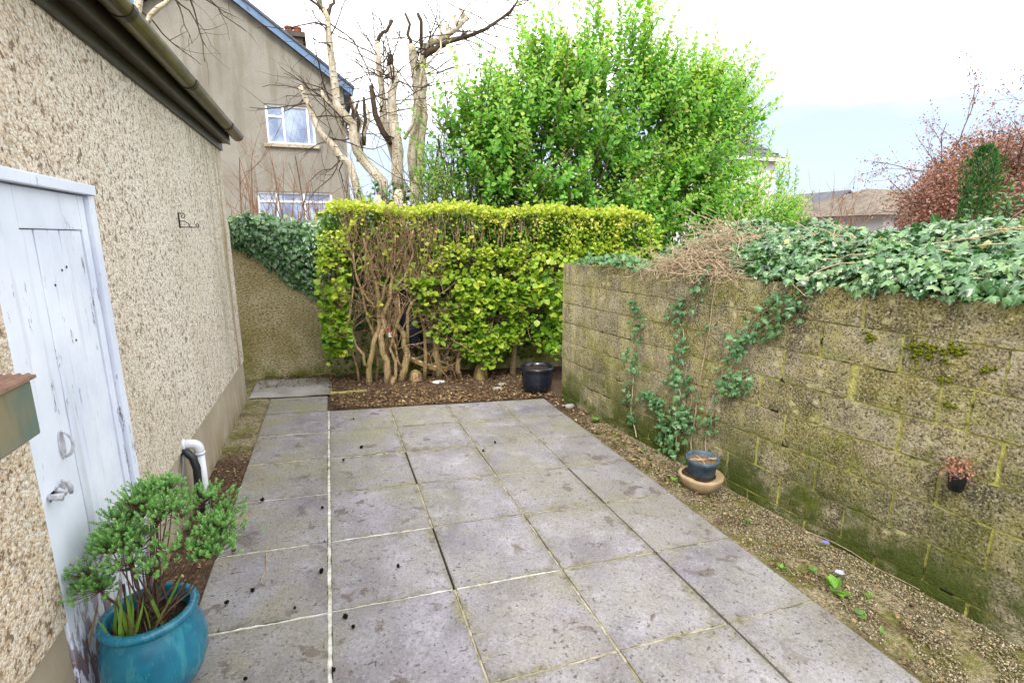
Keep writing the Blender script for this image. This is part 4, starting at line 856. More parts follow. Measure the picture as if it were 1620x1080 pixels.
mb.build('stems', 'twig_red', fs)

# ================================================================== HEDGE
hg = thing('hedge', 'tall golden-green clipped hedge with bare tan trunks at its left end', 'hedge', (1.9, 6.45, gz(1.9)))
stems = [([(.34, 6.27, -.05), (.36, 6.25, .21), (.44, 6.25, .52), (.51, 6.25, .9), (.51, 6.25, 1.21), (.45, 6.25, 1.51), (.39, 6.27, 1.75)], .050, .016),
         ([(.56, 6.23, -.06), (.57, 6.2, .28), (.52, 6.2, .6), (.55, 6.2, .83), (.66, 6.2, 1.06), (.70, 6.22, 1.28), (.64, 6.25, 1.62)], .055, .018),
         ([(.73, 6.32, -.07), (.84, 6.3, .32), (.82, 6.3, .56), (.73, 6.3, .81), (.72, 6.3, 1.12), (.81, 6.32, 1.40), (.9, 6.35, 1.7)], .062, .02),
         ([(.36, 6.25, .20), (.30, 6.21, .38), (.21, 6.2, .58), (.13, 6.2, .74), (.19, 6.2, .93), (.24, 6.2, 1.2)], .026, .010),
         ([(.84, 6.25, .45), (.85, 6.2, .85), (.98, 6.2, 1.04), (1.04, 6.22, 1.25), (1.1, 6.25, 1.5)], .028, .012),
         ([(1.84, 6.3, -.13), (1.81, 6.3, .24), (1.76, 6.32, .58), (1.8, 6.35, 1.1)], .07, .03),
         ([(1.25, 6.42, -.1), (1.22, 6.36, .3), (1.3, 6.36, .7), (1.26, 6.36, 1.2)], .06, .02),
         ([(2.3, 6.45, -.15), (2.34, 6.45, .3), (2.25, 6.42, .8)], .06, .03),
         ([(1.55, 6.35, -.1), (1.5, 6.3, .2), (1.58, 6.3, .6), (1.5, 6.35, 1.1)], .045, .02),
         ([(.66, 6.5, -.05), (.6, 6.48, .4), (.66, 6.45, .9), (.58, 6.4, 1.5)], .045, .015),
         ([(.51, 6.25, .95), (.60, 6.22, 1.2), (.72, 6.2, 1.45), (.75, 6.2, 1.8)], .022, .008),
         ([(.50, 6.25, .85), (.38, 6.2, 1.05), (.28, 6.16, 1.3), (.26, 6.15, 1.6)], .022, .008),
         ([(.68, 6.22, 1.1), (.84, 6.18, 1.3), (.95, 6.16, 1.6), (.96, 6.16, 1.85)], .02, .008)]
SQ = []
stems += [([(.44, 6.4, -.05), (.47, 6.38, .4), (.38, 6.36, .8), (.30, 6.34, 1.3)], .03, .012), ([(.64, 6.24, -.05), (.68, 6.22, .25), (.66, 6.2, .55), (.76, 6.18, .85), (.74, 6.2, 1.2)], .028, .010), ([(.78, 6.28, .1), (.70, 6.22, .4), (.60, 6.2, .7)], .02, .01), ([(1.05, 6.4, -.1), (1.08, 6.36, .4), (1.0, 6.32, .9), (1.1, 6.3, 1.4)], .035, .012), ([(.24, 6.38, -.03), (.2, 6.36, .3), (.1, 6.3, .7), (.05, 6.25, 1.1)], .022, .01)]
for P, r0, r1 in stems: SQ.append(tree_limb(hg, P, r0 * .8, r1 * .85, 'hedge_bark', 'stem', 9, cut=False, jit=.02))
for (x, y, r, h_) in ((.93, 6.33, .075, .13), (1.78, 6.28, .075, .2), (.62, 6.28, .06, .08)):      # swollen feet of the stems
    MB().lathe([(r * 1.15, -.16), (r * 1.05, -.02), (r * .95, .08), (r * .7, h_ * .8), (r * .3, h_), (0, h_ + .01)], (x, y, gz(x) + .02), 14, .22).build('stem_foot', 'hedge_bark', hg, smooth=True)
mb = MB()
for Q in SQ[:5] + SQ[10:]:
    for _ in range(7):
        i = random.randrange(len(Q) // 2, len(Q) - 1); d = np.array([random.uniform(-.8, .8), random.uniform(-.7, .1), random.uniform(.1, 1.0)])
        branch(mb, Q[i], d, random.uniform(.3, .65), .007, 2, 5, .18, .12, (2, 4), .6, 4)
for _ in range(190):                                        # dead twiggy top left of the face
    x = random.uniform(.22, 1.35) if random.random() < .75 else random.uniform(1.3, 2.6); z = random.uniform(1.25, 1.8) if x < 1.35 else random.uniform(1.55, 1.85)
    branch(mb, (x, random.uniform(6.16, 6.34), z), (random.uniform(-.25, .25), random.uniform(-.15, .05), 1), random.uniform(.18, .42), .0045, 1, 4, .15, .15, (1, 3), .6, 3)
for _ in range(70):                                         # tangle below the leaves
    x = random.gauss(1.28, .12); branch(mb, (x, random.uniform(6.1, 6.3), random.uniform(.1, .95)), (random.uniform(-.6, .6), -.2, random.uniform(-.6, .6)), .35, .005, 1, 5, .3, 0, (1, 2), .6, 3)
for _ in range(80):
    x = random.uniform(-.05, 2.9); branch(mb, (x, random.uniform(6.2, 6.6), random.uniform(.5, 1.7)), rv(1)[0] + (0, -.4, .5), .4, .006, 1, 4, .2, .05, (1, 3), .6, 3)
stuff(mb.build('twigs', 'hedge_twig', hg))
# leaves
def hedge_bottom(x):
    if x < .02: return .32 + .3 * (x + .15)
    if x < .16: return .45
    if x < .92: return 1.22 - .25 * math.sin((x - .16) / .76 * math.pi) * 0 + .15 * (x < .45)
    if x < 1.1: return .78
    if x < 1.42: return .55
    if x < 2.75: return .30 + .14 * math.sin(x * 6)
    return .28
pos, ax, nr, sz, rd = [], [], [], [], []
def hleaf(x, y, z, out, s, tone):
    pos.append((x, y, z)); d = unit(np.array(out) * .6 + rng.normal(size=3) * .6 + (0, 0, -.05)); ax.append(d)
    nr.append(unit(np.array([0, -.45, .8]) + np.array(out) * .2 + rng.normal(size=3) * .6)); sz.append(s); rd.append(tone)
cnt = 0
while cnt < 15500:
    x = random.uniform(-.13, 4.5); zt = 2.03 + .03 * math.sin(x * 5) + .02 * math.sin(x * 13); z = random.uniform(.05, 2.1)
    zb = hedge_bottom(x) + random.uniform(-.1, .1)
    if z < zb or z > zt + .05: continue
    if x > 3.95 and z > 2.05 - .25 * (x - 3.95): continue
    thin = 1.0
    if .22 < x < 1.25 and 1.28 < z < 1.92: thin = .16 + .3 * (x > .95) + .35 * (z > 1.8)
    elif 1.25 <= x < 2.9 and 1.66 < z < 1.93: thin = .35
    elif 1.15 < x < 1.42 and z < 1.2: thin = .30
    elif .9 < x < 1.15 and z < 1.3: thin = .6
    gap = mnoise.noise(Vector((x * 3.4, z * 3.4, 5))) + .5 * mnoise.noise(Vector((x * 8, z * 8, 9)))
    if random.random() > thin * min(1, max(.06, .62 + 1.5 * gap)): continue
    clump = mnoise.noise(Vector((x * 2.2, z * 2.2, 0))); clump2 = mnoise.noise(Vector((x * 6, z * 6, 3)))
    yf = 6.19 - .11 * clump - .06 * clump2 - (.10 if .95 < x < 2.8 and z < 1.25 else 0) + .28 * max(0, (z - 1.92)) / .15 * random.random()
    if 2.4 < x < 2.95 and z < 1.5: yf -= .35 * random.random()
    dep = abs(random.gauss(0, .08)); out = (random.uniform(-.6, .6), -1, .25)
    if x < .1 and random.random() < .5: yf += random.uniform(0, .45); out = (-1, -.4, .2)
    big = 1.0 if z < 1.25 else max(.45, 1.0 - (z - 1.25) * .95)
    tone = .48 + .24 * min(1, max(0, (z - 1.0))) - dep * 2.2 + .25 * clump2 + random.uniform(-.2, .24)  # yellower with height: new growth plus the lit hedge top put into leaf colour
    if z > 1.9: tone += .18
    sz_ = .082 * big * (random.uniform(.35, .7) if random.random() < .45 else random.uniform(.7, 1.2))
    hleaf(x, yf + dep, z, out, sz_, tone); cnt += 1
for _ in range(90):                                          # stray shoots
    x = random.uniform(0, 4.0); top_ = random.random() < .6; q0 = np.array([x, random.uniform(6.2, 6.6) if top_ else 6.12, 2.05 if top_ else random.uniform(.7, 1.9)]); d = unit(np.array([random.gauss(0, .3), -.2 if top_ else -1, 1.0 if top_ else .5])); L = random.uniform(.05, .16)
    for i in range(int(L / .015)):
        q = q0 + d * .015 * i; hleaf(q[0], q[1], q[2], (random.uniform(-1, 1), random.uniform(-1, 0), .6), random.uniform(.03, .05), .8 + random.uniform(-.2, .15))
for _ in range(5200):                                        # clipped top
    x = random.uniform(.0, 4.35); y = random.uniform(6.2, 6.75); z = 2.05 + .03 * math.sin(x * 5) + .05 * math.sin((y - 6.2) / .55 * math.pi) + random.gauss(0, .025) - (.25 * max(0, x - 3.9))
    hleaf(x, y, z, (random.uniform(-.4, .4), -.3, 1), .043 * random.uniform(.7, 1.3), .72 + random.uniform(-.22, .22))
for _ in range(6500):                                        # inside
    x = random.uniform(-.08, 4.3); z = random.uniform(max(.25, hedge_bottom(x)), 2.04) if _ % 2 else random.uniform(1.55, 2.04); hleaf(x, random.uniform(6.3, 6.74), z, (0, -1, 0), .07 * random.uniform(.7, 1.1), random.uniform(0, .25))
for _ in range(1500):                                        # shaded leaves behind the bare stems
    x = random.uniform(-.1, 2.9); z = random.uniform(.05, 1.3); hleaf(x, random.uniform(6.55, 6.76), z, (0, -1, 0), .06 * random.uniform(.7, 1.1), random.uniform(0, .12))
P_ = np.array(pos); sc = np.array(sz) * (P_[:, 1] < 6.25) * (P_[:, 0] < 2.95)
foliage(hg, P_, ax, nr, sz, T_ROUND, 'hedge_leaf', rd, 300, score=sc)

# things half hidden under the hedge
tag(MB().lathe([(.0, 0), (.17, 0), (.19, .3), (.20, .75), (.21, .78), (.20, .80), (.0, .80)], (.93, 6.55, .35), 20).build('water_butt', 'navy', smooth=True), 'dark navy plastic drum standing behind the hedge stems', 'drum')
o = thing('old_bench_slat', 'old wooden slat with white dashes lying crooked under the hedge', 'plank', (1.15, 6.4, .1))
pa, pb = np.array([.88, 6.42, .24]), np.array([1.36, 6.40, .05]); dd = pb - pa; up_ = np.array([0, 0, 1.0])
mb = MB(); V = []
for i in range(9):
    t = i / 8; c_ = pa + dd * t + up_ * (-.035 * math.sin(t * math.pi))
    for dy, dz in ((-.012, -.035), (.012, -.035), (.012, .035), (-.012, .035)): V.append(c_ + (0, dy, dz))
mb.add(V, [(4 * i + j, 4 * i + (j + 1) % 4, 4 * i + 4 + (j + 1) % 4, 4 * i + 4 + j) for i in range(8) for j in range(4)] + [(0, 1, 2, 3), (35, 34, 33, 32)]).build('slat', 'old_wood', o)
for t in (.10, .28, .47, .68):
    c_ = pa + dd * t + up_ * (-.035 * math.sin(t * math.pi) + .020); d2 = unit(dd) * .022
    MB().prism([c_ - d2 + (0, -.0125, -.009), c_ + d2 + (0, -.0125, -.009), c_ + d2 + (0, -.0125, .009), c_ - d2 + (0, -.0125, .009)], (0, -.003, 0)).build('white_dash', 'paper', o)
tag(MB().box(.92, 1.42, 6.55, 6.58, .38, .42).build('grey_board', 'rough_concrete', bevel=.003), 'pale narrow board edge lying level under the hedge', 'board')
o = thing('crumpled_packet', 'small red and white packet caught among the hedge stems', 'packet', (.63, 6.17, .58))
MB().box(.605, .645, 6.185, 6.195, .63, .685).build('red_half', 'red', o, bevel=.004); MB().box(.608, .65, 6.186, 6.196, .57, .628).build('white_half', 'paper', o, bevel=.004)
for (x, y, r, lab) in ((1.20, 6.18, .075, 'crumpled white rag on the soil under the hedge'), (1.98, 5.95, .05, 'flat pale stone at the front of the hedge bed'), (1.86, 5.78, .05, 'greyish flat stone near the slab edge in the hedge bed'), (2.46, 4.96, .05, 'flat grey stone beside the black pot in the right bed')):
    mb = MB().lathe([(0, .028), (r * .5, .026), (r * .85, .014), (r, 0), (r * .8, -.02)], (0, 0, 0), 14, .16); mb.v = [(a * 1.3, c * .7, d + .006 * mnoise.noise(Vector((a * 30, c * 30, 0)))) for a, c, d in mb.v]
    o = mb.build('flat_stone' if 'stone' in lab else 'rag', 'paper' if 'white' in lab else 'rough_concrete', smooth=True); o.location = (x, y, gz(x) + .012); tag(o, lab, 'stone' if 'stone' in lab else 'rag')

# ================================================================== IVY
iv = thing('ivy', 'thick mound of dark green ivy sprawling over the top of the block wall', 'ivy', (3.2, 2.2, TOP))
n = 21000; y = rng.uniform(.35, 4.3, n); s = np.where(rng.random(n) < .3, rng.uniform(0, .28, n), rng.uniform(0, 1, n) ** .8)
def hump(y): return np.interp(y, [.3, 1.4, 2.0, 2.6, 3.2, 3.8, 4.3], [.30, .285, .27, .25, .28, .30, .15])
def ivy_pt(y, s):
    h_ = hump(y) * (1 + .12 * np.sin(y * 7) + .08 * np.sin(y * 17 + 2)); lip = np.interp(y, [.3, 1.2, 1.6, 2.4, 2.75, 2.95, 3.4, 4.3], [.02, .015, .01, .005, -.01, -.10, -.28, -.40])
    out = lip - s * 1.25; z = TOP + np.where(s < .06, -.01 + s * .9, .045) + h_ * np.sin(np.clip(s * 1.35, 0, 1.25) * math.pi / 1.7) ** .85
    z = z - .10 * np.clip(s - .8, 0, 1) - np.clip(lip, -1, .0) * .1
    return np.stack([WX(y) + wnrm[0] * out, y + wnrm[1] * out, z], 1)
P = ivy_pt(y, s); e = .01; tu = unit(ivy_pt(y, s + e) - P); tv = unit(ivy_pt(y + e, s) - P); N = unit(np.cross(tv, tu)); N = N * np.sign(N[:, 2:3] + .2 * -N[:, 0:1])
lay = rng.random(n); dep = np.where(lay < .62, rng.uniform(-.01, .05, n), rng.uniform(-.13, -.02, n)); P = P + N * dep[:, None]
clump = np.array([mnoise.noise(Vector((a * 2.1, c * 2.1, d * 2.1))) for a, c, d in P]); P = P + N * (clump * .07)[:, None]
A = unit(-tu * .55 + np.array([-.35, -.15, -.25]) + rng.normal(size=(n, 3)) * .5); NR = unit(N * .65 + np.array([-.25, -.1, .45]) + rng.normal(size=(n, 3)) * .5)
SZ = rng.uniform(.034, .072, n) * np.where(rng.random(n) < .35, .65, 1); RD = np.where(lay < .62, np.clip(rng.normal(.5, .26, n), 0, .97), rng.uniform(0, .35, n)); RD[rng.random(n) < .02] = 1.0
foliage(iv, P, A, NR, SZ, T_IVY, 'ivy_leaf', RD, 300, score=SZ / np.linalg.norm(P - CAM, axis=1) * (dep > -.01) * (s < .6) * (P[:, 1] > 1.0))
mb = MB()
for _ in range(70):
    yy = random.uniform(.8, 3.6); ss = random.uniform(.05, .5); q = ivy_pt(np.array([yy]), np.array([ss]))[0] + (0, 0, random.uniform(-.02, .05)); pts = [q]; d = np.array([-.1, random.choice((-1, 1)), random.uniform(-.2, .25)])
    for i in range(6): d = unit(d + rng.normal(size=3) * .22); pts.append(pts[-1] + d * .07); 
    mb.tube(pts, [.0045 - .0004 * i for i in range(7)], 4, cap=False)
stuff(mb.build('runners', 'twig_tan', iv))
# heap of dead stems
hp_ = thing('dead_stem_heap', 'tangled heap of dry tan stems lying on the block wall', 'stems', (2.85, 3.4, TOP)); mb = MB()
for _ in range(950):
    yy = random.gauss(3.38, .30); oo = random.uniform(-.55, .05); hh = max(0, .40 * math.exp(-((yy - 3.42) / .30) ** 2)) * min(1, .3 - oo * 2.2) + .02
    q = wp(yy, TOP + random.uniform(0, 1) ** .6 * hh + .004, oo); a = random.uniform(0, 6.28); d = np.array([math.cos(a) * .6, math.sin(a), random.uniform(-.35, .2)]); pts = [q]; L = random.uniform(.12, .4)
    for i in range(6):
        d = unit(d + rng.normal(size=3) * .28 + (0, 0, -.05)); p2 = pts[-1] + d * L / 6; p2[2] = max(p2[2], TOP + .005 if (WX(p2[1]) - p2[0]) < .02 else TOP - .06); pts.append(p2)
    mb.tube(pts, [random.uniform(.0013, .0036)] * 7, 3, cap=False)
stuff(mb.build('stems', 'twig_tan', hp_))
# greyish ivy at the far end of the wall top
iw = thing('ivy', 'small patch of pale ivy on the far end of the block wall beside the hedge', 'ivy', (2.6, 4.6, TOP))
n = 330; y = rng.uniform(3.95, 5.1, n); o_ = rng.uniform(-.28, .05, n); P = np.stack([WX(y) + wnrm[0] * o_, y + wnrm[1] * o_, TOP + .02 + rng.uniform(0, .10, n) * np.sin((y - 3.95) / 1.15 * math.pi)], 1)
foliage(iw, P, rng.normal(size=(n, 3)) * .6 + (-.4, -.3, -.1), rng.normal(size=(n, 3)) * .4 + (-.2, -.3, .9), rng.uniform(.035, .065, n), T_IVY, 'ivy_pale', rng.uniform(.3, 1, n))
# climbing strands on the wall face
strands = [('slender ivy strand climbing the wall nearest the hedge', [[(3.893, -.12), (4.0, .107), (3.994, .427), (3.967, .681), (3.924, .929), (3.98, 1.10), (3.967, 1.16)]], 95),
           ('leafy ivy strand climbing the middle of the block wall', [[(3.404, -.12), (3.383, .133), (3.333, .377), (3.457, .565), (3.457, .733), (3.381, .912), (3.469, 1.111), (3.346, 1.283), (3.232, 1.444)], [(3.39, .10), (3.30, .25), (3.27, .45), (3.36, .60)], [(3.483, -.06), (3.626, .287), (3.712, .351)], [(3.235, -.12), (3.235, .073), (3.187, .635), (3.132, 1.059), (3.11, 1.453)]], 130),
           ('ivy strand rising diagonally to the wall top above the blue pot', [[(3.08, -.1), (3.079, .187), (3.033, .364), (2.936, .6), (2.9, .808), (2.865, 1.008), (2.73, 1.215), (2.601, 1.362), (2.518, 1.45)], [(2.917, .974), (2.717, 1.104), (2.545, 1.283), (2.406, 1.403)], [(2.93, .62), (2.82, .74), (2.70, .84)]], 80)]
for lab, paths, per in strands:
    t = thing('climbing_ivy', lab, 'ivy', tuple(wp(paths[0][0][0], gz(2.8)))); mb = MB(); pos, ax, nr, sz, rd = [], [], [], [], []
    for pi_, pa in enumerate(paths):
        Q = []
        for (a, b_), (c, d) in zip(pa[:-1], pa[1:]):
            for u in np.linspace(0, 1, 5)[:-1]: Q.append(wp(a + (c - a) * u + random.gauss(0, .008), b_ + (d - b_) * u, .012 + random.uniform(0, .006)))
        Q.append(wp(*pa[-1], .012)); mb.tube(Q, [.006 * (1 - .6 * i / len(Q)) for i in range(len(Q))], 5, cap=False)
        bare = pi_ == 3
        for _ in range(per if not bare else 8):
            i = min(len(Q) - 1, int(random.random() ** .9 * len(Q))); cl = mnoise.noise(Vector((Q[i][1] * 5, Q[i][2] * 5, pi_)))
            if cl < -.32: continue
            q = Q[i] + wd * random.gauss(0, .055) + np.array([0, 0, random.gauss(0, .035)]) + wnrm * random.uniform(.004, .04)
            pos.append(q); ax.append(unit(wd * random.uniform(-.8, .8) + np.array([0, 0, random.uniform(-1, .3)]) + wnrm * .35)); nr.append(unit(wnrm * .8 + np.array([0, -.2, .5]) + rng.normal(size=3) * .3)); sz.append(random.uniform(.026, .06)); rd.append(random.uniform(.1, 1))
    mb.build('stem', 'twig_tan', t); foliage(t, pos, ax, nr, sz, T_IVY, 'ivy_pale', rd, 300)
# ivy hanging over the rear wall
ir = thing('ivy', 'dark green ivy curtain hanging over the corner of the rear wall', 'ivy', (-.4, 6.8, 1.86))
n = 3400; x = rng.uniform(-1.15, .35, n); zb = np.interp(x, [-1.15, -1.0, -.75, -.45, -.2, .1, .35], [1.72, 1.66, 1.48, 1.22, 1.0, .75, .6]); zt = 1.97 + .05 * np.sin(x * 6)
u = rng.random(n); z = zb + (zt - zb) * u ** .85 + rng.normal(size=n) * .03; top = u > .88; ths = .05 + .13 * np.sin(np.clip((z - zb) / (zt - zb), 0, 1) * 2.6)
yy = 6.78 - rng.uniform(.1, 1, n) * ths + np.where(top, rng.uniform(0, .4, n), 0)
foliage(ir, np.stack([x, yy, z], 1), rng.normal(size=(n, 3)) * .45 + (0, -.35, -.75), rng.normal(size=(n, 3)) * .3 + (.1, -.75, .55), rng.uniform(.045, .085, n), T_IVY, 'ivy_leaf', rng.uniform(0, .8, n), 300, score=(7 - yy))

# ================================================================== POTS
tp = thing('plant_pot', 'large turquoise glazed round pot by the pale door', 'pot', (-.745, 2.05, gz(-.745)))
z0 = gz(-.745); prof_ = [(.0, .0), (.105, .0), (.115, .01), (.150, .06), (.172, .125), (.176, .185), (.168, .24), (.152, .285), (.143, .305), (.142, .312), (.156, .318), (.163, .330), (.160, .343), (.148, .350), (.134, .346), (.128, .332), (.128, .29), (.128, .27)]
MB().lathe(prof_, (-.745, 2.05, z0), 56, .006).build('pot_body', 'turq', tp, smooth=True)
mb = MB(); mb.lathe([(.129, .285), (.09, .30), (.04, .295), (0, .30)], (-.745, 2.05, z0), 24).build('soil', 'soil', tp)
hb = thing('hebe_plant', 'low spreading green hebe with dark bare stems growing in the turquoise pot', 'plant', (-.745, 2.05, z0 + .29))
mb = MB(); pos, ax, nr, sz, rd = [], [], [], [], []; base_ = np.array([-.745, 2.06, z0 + .29])
heads = []
for i in range(66):
    a = random.uniform(0, 6.283); rr = math.sqrt(random.random()); hx = -.70 + .265 * rr * math.cos(a); hy = 2.11 + .24 * rr * math.sin(a)
    hz_ = z0 + .60 + .15 * (1 - rr ** 2) + .10 * math.sin(hx * 9 + 1) * .4 + random.uniform(-.05, .03) - .04 * (hx < -.8)
    hx = max(hx, FX + .05); heads.append((hx, hy, hz_))
for i_h, (hx, hy, hz_) in enumerate(heads):
    tip = np.array([hx, hy, hz_]); m1 = base_ + (tip - base_) * .4 + np.array([random.uniform(-.03, .03), random.uniform(-.03, .03), -.03]); s0 = base_ + np.array([random.gauss(0, .03), random.gauss(0, .03), 0])
    if i_h % 2 == 0: mb.tube([s0, s0 + (m1 - s0) * .5 + (0, 0, .015), m1, m1 + (tip - m1) * .55 + (0, 0, -.012), tip], [.0045, .004, .0033, .0025, .0018], 4, cap=False)
    for _ in range(26):
        o3 = rng.normal(size=3) * np.array([.030, .030, .011]); c = tip + o3; d = unit(o3 * 12 + np.array([0, 0, .8])); tone = random.uniform(-.1, .1); L = random.uniform(.014, .026); m1_ = m1 + (tip - m1) * .85
        mb.tube([m1_, c], [.0014, .001], 3, cap=False)
        for k in range(15):
            t = k / 14; a = k * 1.57 + (k // 2) * .4; uu = unit(np.cross(d, (.31, .5, .8))); ww = np.cross(d, uu); o_ = math.cos(a) * uu + math.sin(a) * ww
            pos.append(c + d * L * t); ax.append(unit(o_ * (1 - .5 * t) + d * .75)); nr.append(unit(d - o_ * .4)); sz.append(random.uniform(.008, .0135) * (1.1 - .35 * t)); rd.append(.35 + .35 * t + tone + random.uniform(-.15, .2))
stuff(mb.build('stems', 'hebe_stem', hb)); foliage(hb, pos, ax, nr, sz, T_SMALL, 'hebe_leaf', rd)
st_ = thing('strap_leaf_plant', 'clump of upright green strap leaves and dead blades in the turquoise pot', 'plant', (-.78, 2.0, z0 + .29))
for i in range(34):
    bx_ = np.array([-.78 + random.gauss(0, .04), 1.985 + random.gauss(0, .028), z0 + .285]); dead = i > 16
    L = random.uniform(.10, .24) if not dead else random.uniform(.05, .16); d = unit(np.array([random.gauss(.05, .25), random.gauss(-.02, .2), 1.0 if not dead else .7])); V, F_ = T_BLADE
    foliage(st_, [bx_], [d], [unit(np.array([random.gauss(.5, .4), -.8, .2]))], [L], (V * np.array([.85 if not dead else .7, 1, 1]), F_), 'grass_blade' if not dead else 'dry_leaf', [random.uniform(.4, 1) if not dead else random.uniform(.2, .9)], 1, name='blade')
tag(MB().tube([(-.795, 2.0, z0 + .27), (-.79, 2.0, z0 + .50)], .0045, 6).build('plant_stake', 'black_rubber'), 'thin black stake upright in the turquoise pot', 'stake')

bp_ = thing('plant_pot', 'glossy black round pot at the end of the block wall under the hedge', 'pot', (2.33, 5.62, gz(2.33)))
z1 = gz(2.33) - .01; MB().lathe([(0, 0), (.135, 0), (.165, .04), (.19, .15), (.196, .25), (.19, .285), (.195, .295), (.206, .305), (.206, .335), (.195, .345), (.175, .34), (.17, .30)], (2.33, 5.62, z1), 40).build('pot_body', 'black_pot', bp_, smooth=True)
MB().lathe([(.172, .30), (0, .31)], (2.33, 5.62, z1), 20).build('soil', 'soil', bp_)
tb = thing('stone_bowl', 'pale terracotta bowl with a chipped rim under the blue pot', 'bowl', (2.60, 2.93, gz(2.6)))
z2 = gz(2.6) - .015; MB().lathe([(0, 0), (.085, 0), (.125, .03), (.155, .075), (.166, .112), (.168, .128), (.155, .133), (.14, .128), (0, .126)], (2.60, 2.93, z2), 36, .012).build('bowl_body', 'terracotta', tb, smooth=True)
MB().lathe([(.128, .131), (.10, .138), (0, .14)], (2.585, 2.93, z2), 18, .1).build('soil', 'soil', tb)
bb = thing('plant_pot', 'blue-grey plastic pot of dry soil standing on the terracotta bowl', 'pot', (2.60, 2.935, z2 + .14))
z3 = z2 + .138; tl = Matrix.Rotation(.05, 3, 'X'); MB().lathe([(0, 0), (.095, 0), (.102, .01), (.112, .10), (.120, .102), (.123, .108), (.124, .128), (.120, .132), (.115, .130), (.112, .09)], (2.60, 2.935, z3), 36, 0, tl).build('pot_body', 'blue_pot', bb, smooth=True)
MB().lathe([(.113, .095), (.06, .10), (0, .097)], (2.60, 2.935, z3), 20, .02, tl).build('soil', 'cut_soil', bb)
mb = MB(); 
for _ in range(5): 
    a = random.uniform(0, 6.28); mb.tube([(2.60 + .07 * math.cos(a), 2.935 + .07 * math.sin(a), z3 + .10), (2.60 - .02 * math.cos(a), 2.935, z3 + .105), (2.60 - .11 * math.cos(a + .5), 2.935 - .06 * math.sin(a), z3 + .12)], .004, 5)
mb.build('dead_stem', 'twig_tan', bb)
# little pot with dried flowers set in the wall
dp = thing('dried_flower_pot', 'tiny black pot of dried pink flowers wedged into the block wall', 'pot', tuple(wp(1.485, .49, .03)))
c0 = wp(1.485, .49, .025); MB().lathe([(0, 0), (.030, 0), (.040, .075), (.043, .078), (.043, .088), (.036, .088)], tuple(c0), 18).build('pot_body', 'black_pot', dp, smooth=True)
n = 260; q = c0 + np.array([0, 0, .125]) + rng.normal(size=(n, 3)) * np.array([.028, .032, .030]) + wnrm * .01
foliage(dp, q, rv(n), rv(n) + wnrm, rng.uniform(.012, .022, n), T_SMALL, 'pink_dry', rng.uniform(0, 1, n), mass='flowers')
mb = MB()
for i in range(12): mb.tube([c0 + (0, 0, .08), q[i]], .0015, 3)
mb.build('stalks', 'hebe_stem', dp)

# ================================================================== SMALL THINGS ON THE GROUND
cones = [(.132, 4.26, 1.5), (-.003, 4.028, 1.2), (.102, 5.012, .9), (-.541, 3.483, 1.2), (-.155, 3.298, 1.0), (-.157, 2.619, 1.0), (-.582, 2.477, 1.1), (-.482, 2.534, .9), (.229, 2.546, .9), (-.047, 2.217, 1.1), (-.024, 2.148, .9), (1.296, 4.13, 1.0), (1.143, 3.96, 1.1), (-.279, 2.35, .6), (-.103, 1.921, .8), (-.433, 1.981, .7), (-.62, 2.95, .9), (-.15, 2.9, .5)]
CL = ['largest dark cone, on the second slab column, two slabs from the hedge', 'dark cone near the white joint, second column, three slabs from the hedge', 'lone cone on the slab nearest the hedge, second column',
      'dark cone on a joint of the left column behind the green plant', 'dark cone against the left side of the white joint, five slabs back', 'dark cone against the left side of the white joint, near the brown stain',
      'elongated dark cone on the left column beside the turquoise pot', 'mossy cone left of the thin stick end on the left column', 'mossy greenish cone alone in the middle of a second-column slab',
      'upper of two cones just right of the white joint near the bottom', 'lower of two cones just right of the white joint near the bottom', 'dark cone on the third column joint, farther of two', 'dark cone beside the third column joint, nearer of two',
      'tiny dark cone on the left column near the mortar cross', 'dark cone touching the white joint at the bottom edge', 'small dark cone at the bottom edge on the left column', 'dark cone at the outer edge of the left column behind the plant', 'tiny speck of a cone in the white joint midway']
MATS['cone'] = simple('dark_seed_cone', (.012, .009, .005), .95, .05, 0, .5, 90, .8)
for i, (x, y, s) in enumerate(cones):
    mb = MB().lathe([(0, .0), (.006, .001), (.010, .006), (.0105, .011), (.007, .018), (.003, .021), (0, .022)], (0, 0, 0), 10)
    mb.v = [tuple(np.array(v) * (1 + .55 * mnoise.noise(Vector(v) * 160 + Vector((i * 7, 0, 0)))) * np.array([1, 1, random.choice((.9, 1.0, 1.05))])) for v in mb.v]
    o = mb.build('seed_cone', 'cone'); o.location = (x, y, gz(x) + .004); o.scale = (s, s * random.uniform(.7, 1.3), s * random.uniform(.7, 1.2)); o.rotation_euler = (random.uniform(.8, 1.6), 0, random.uniform(0, 6.28)); o.location.z += .006 * s
    tag(o, CL[i], 'cone', 'dark cones scattered on the paving')
x = -.445; tag(MB().tube([(-.455, 2.60, gz(-.455) + .004), (-.44, 2.74, gz(-.44) + .006), (-.455, 2.87, gz(-.455) + .004)], .0028, 6).build('dry_stick', 'twig_tan'), 'thin straw-coloured stick lying on the left slab column', 'stick')
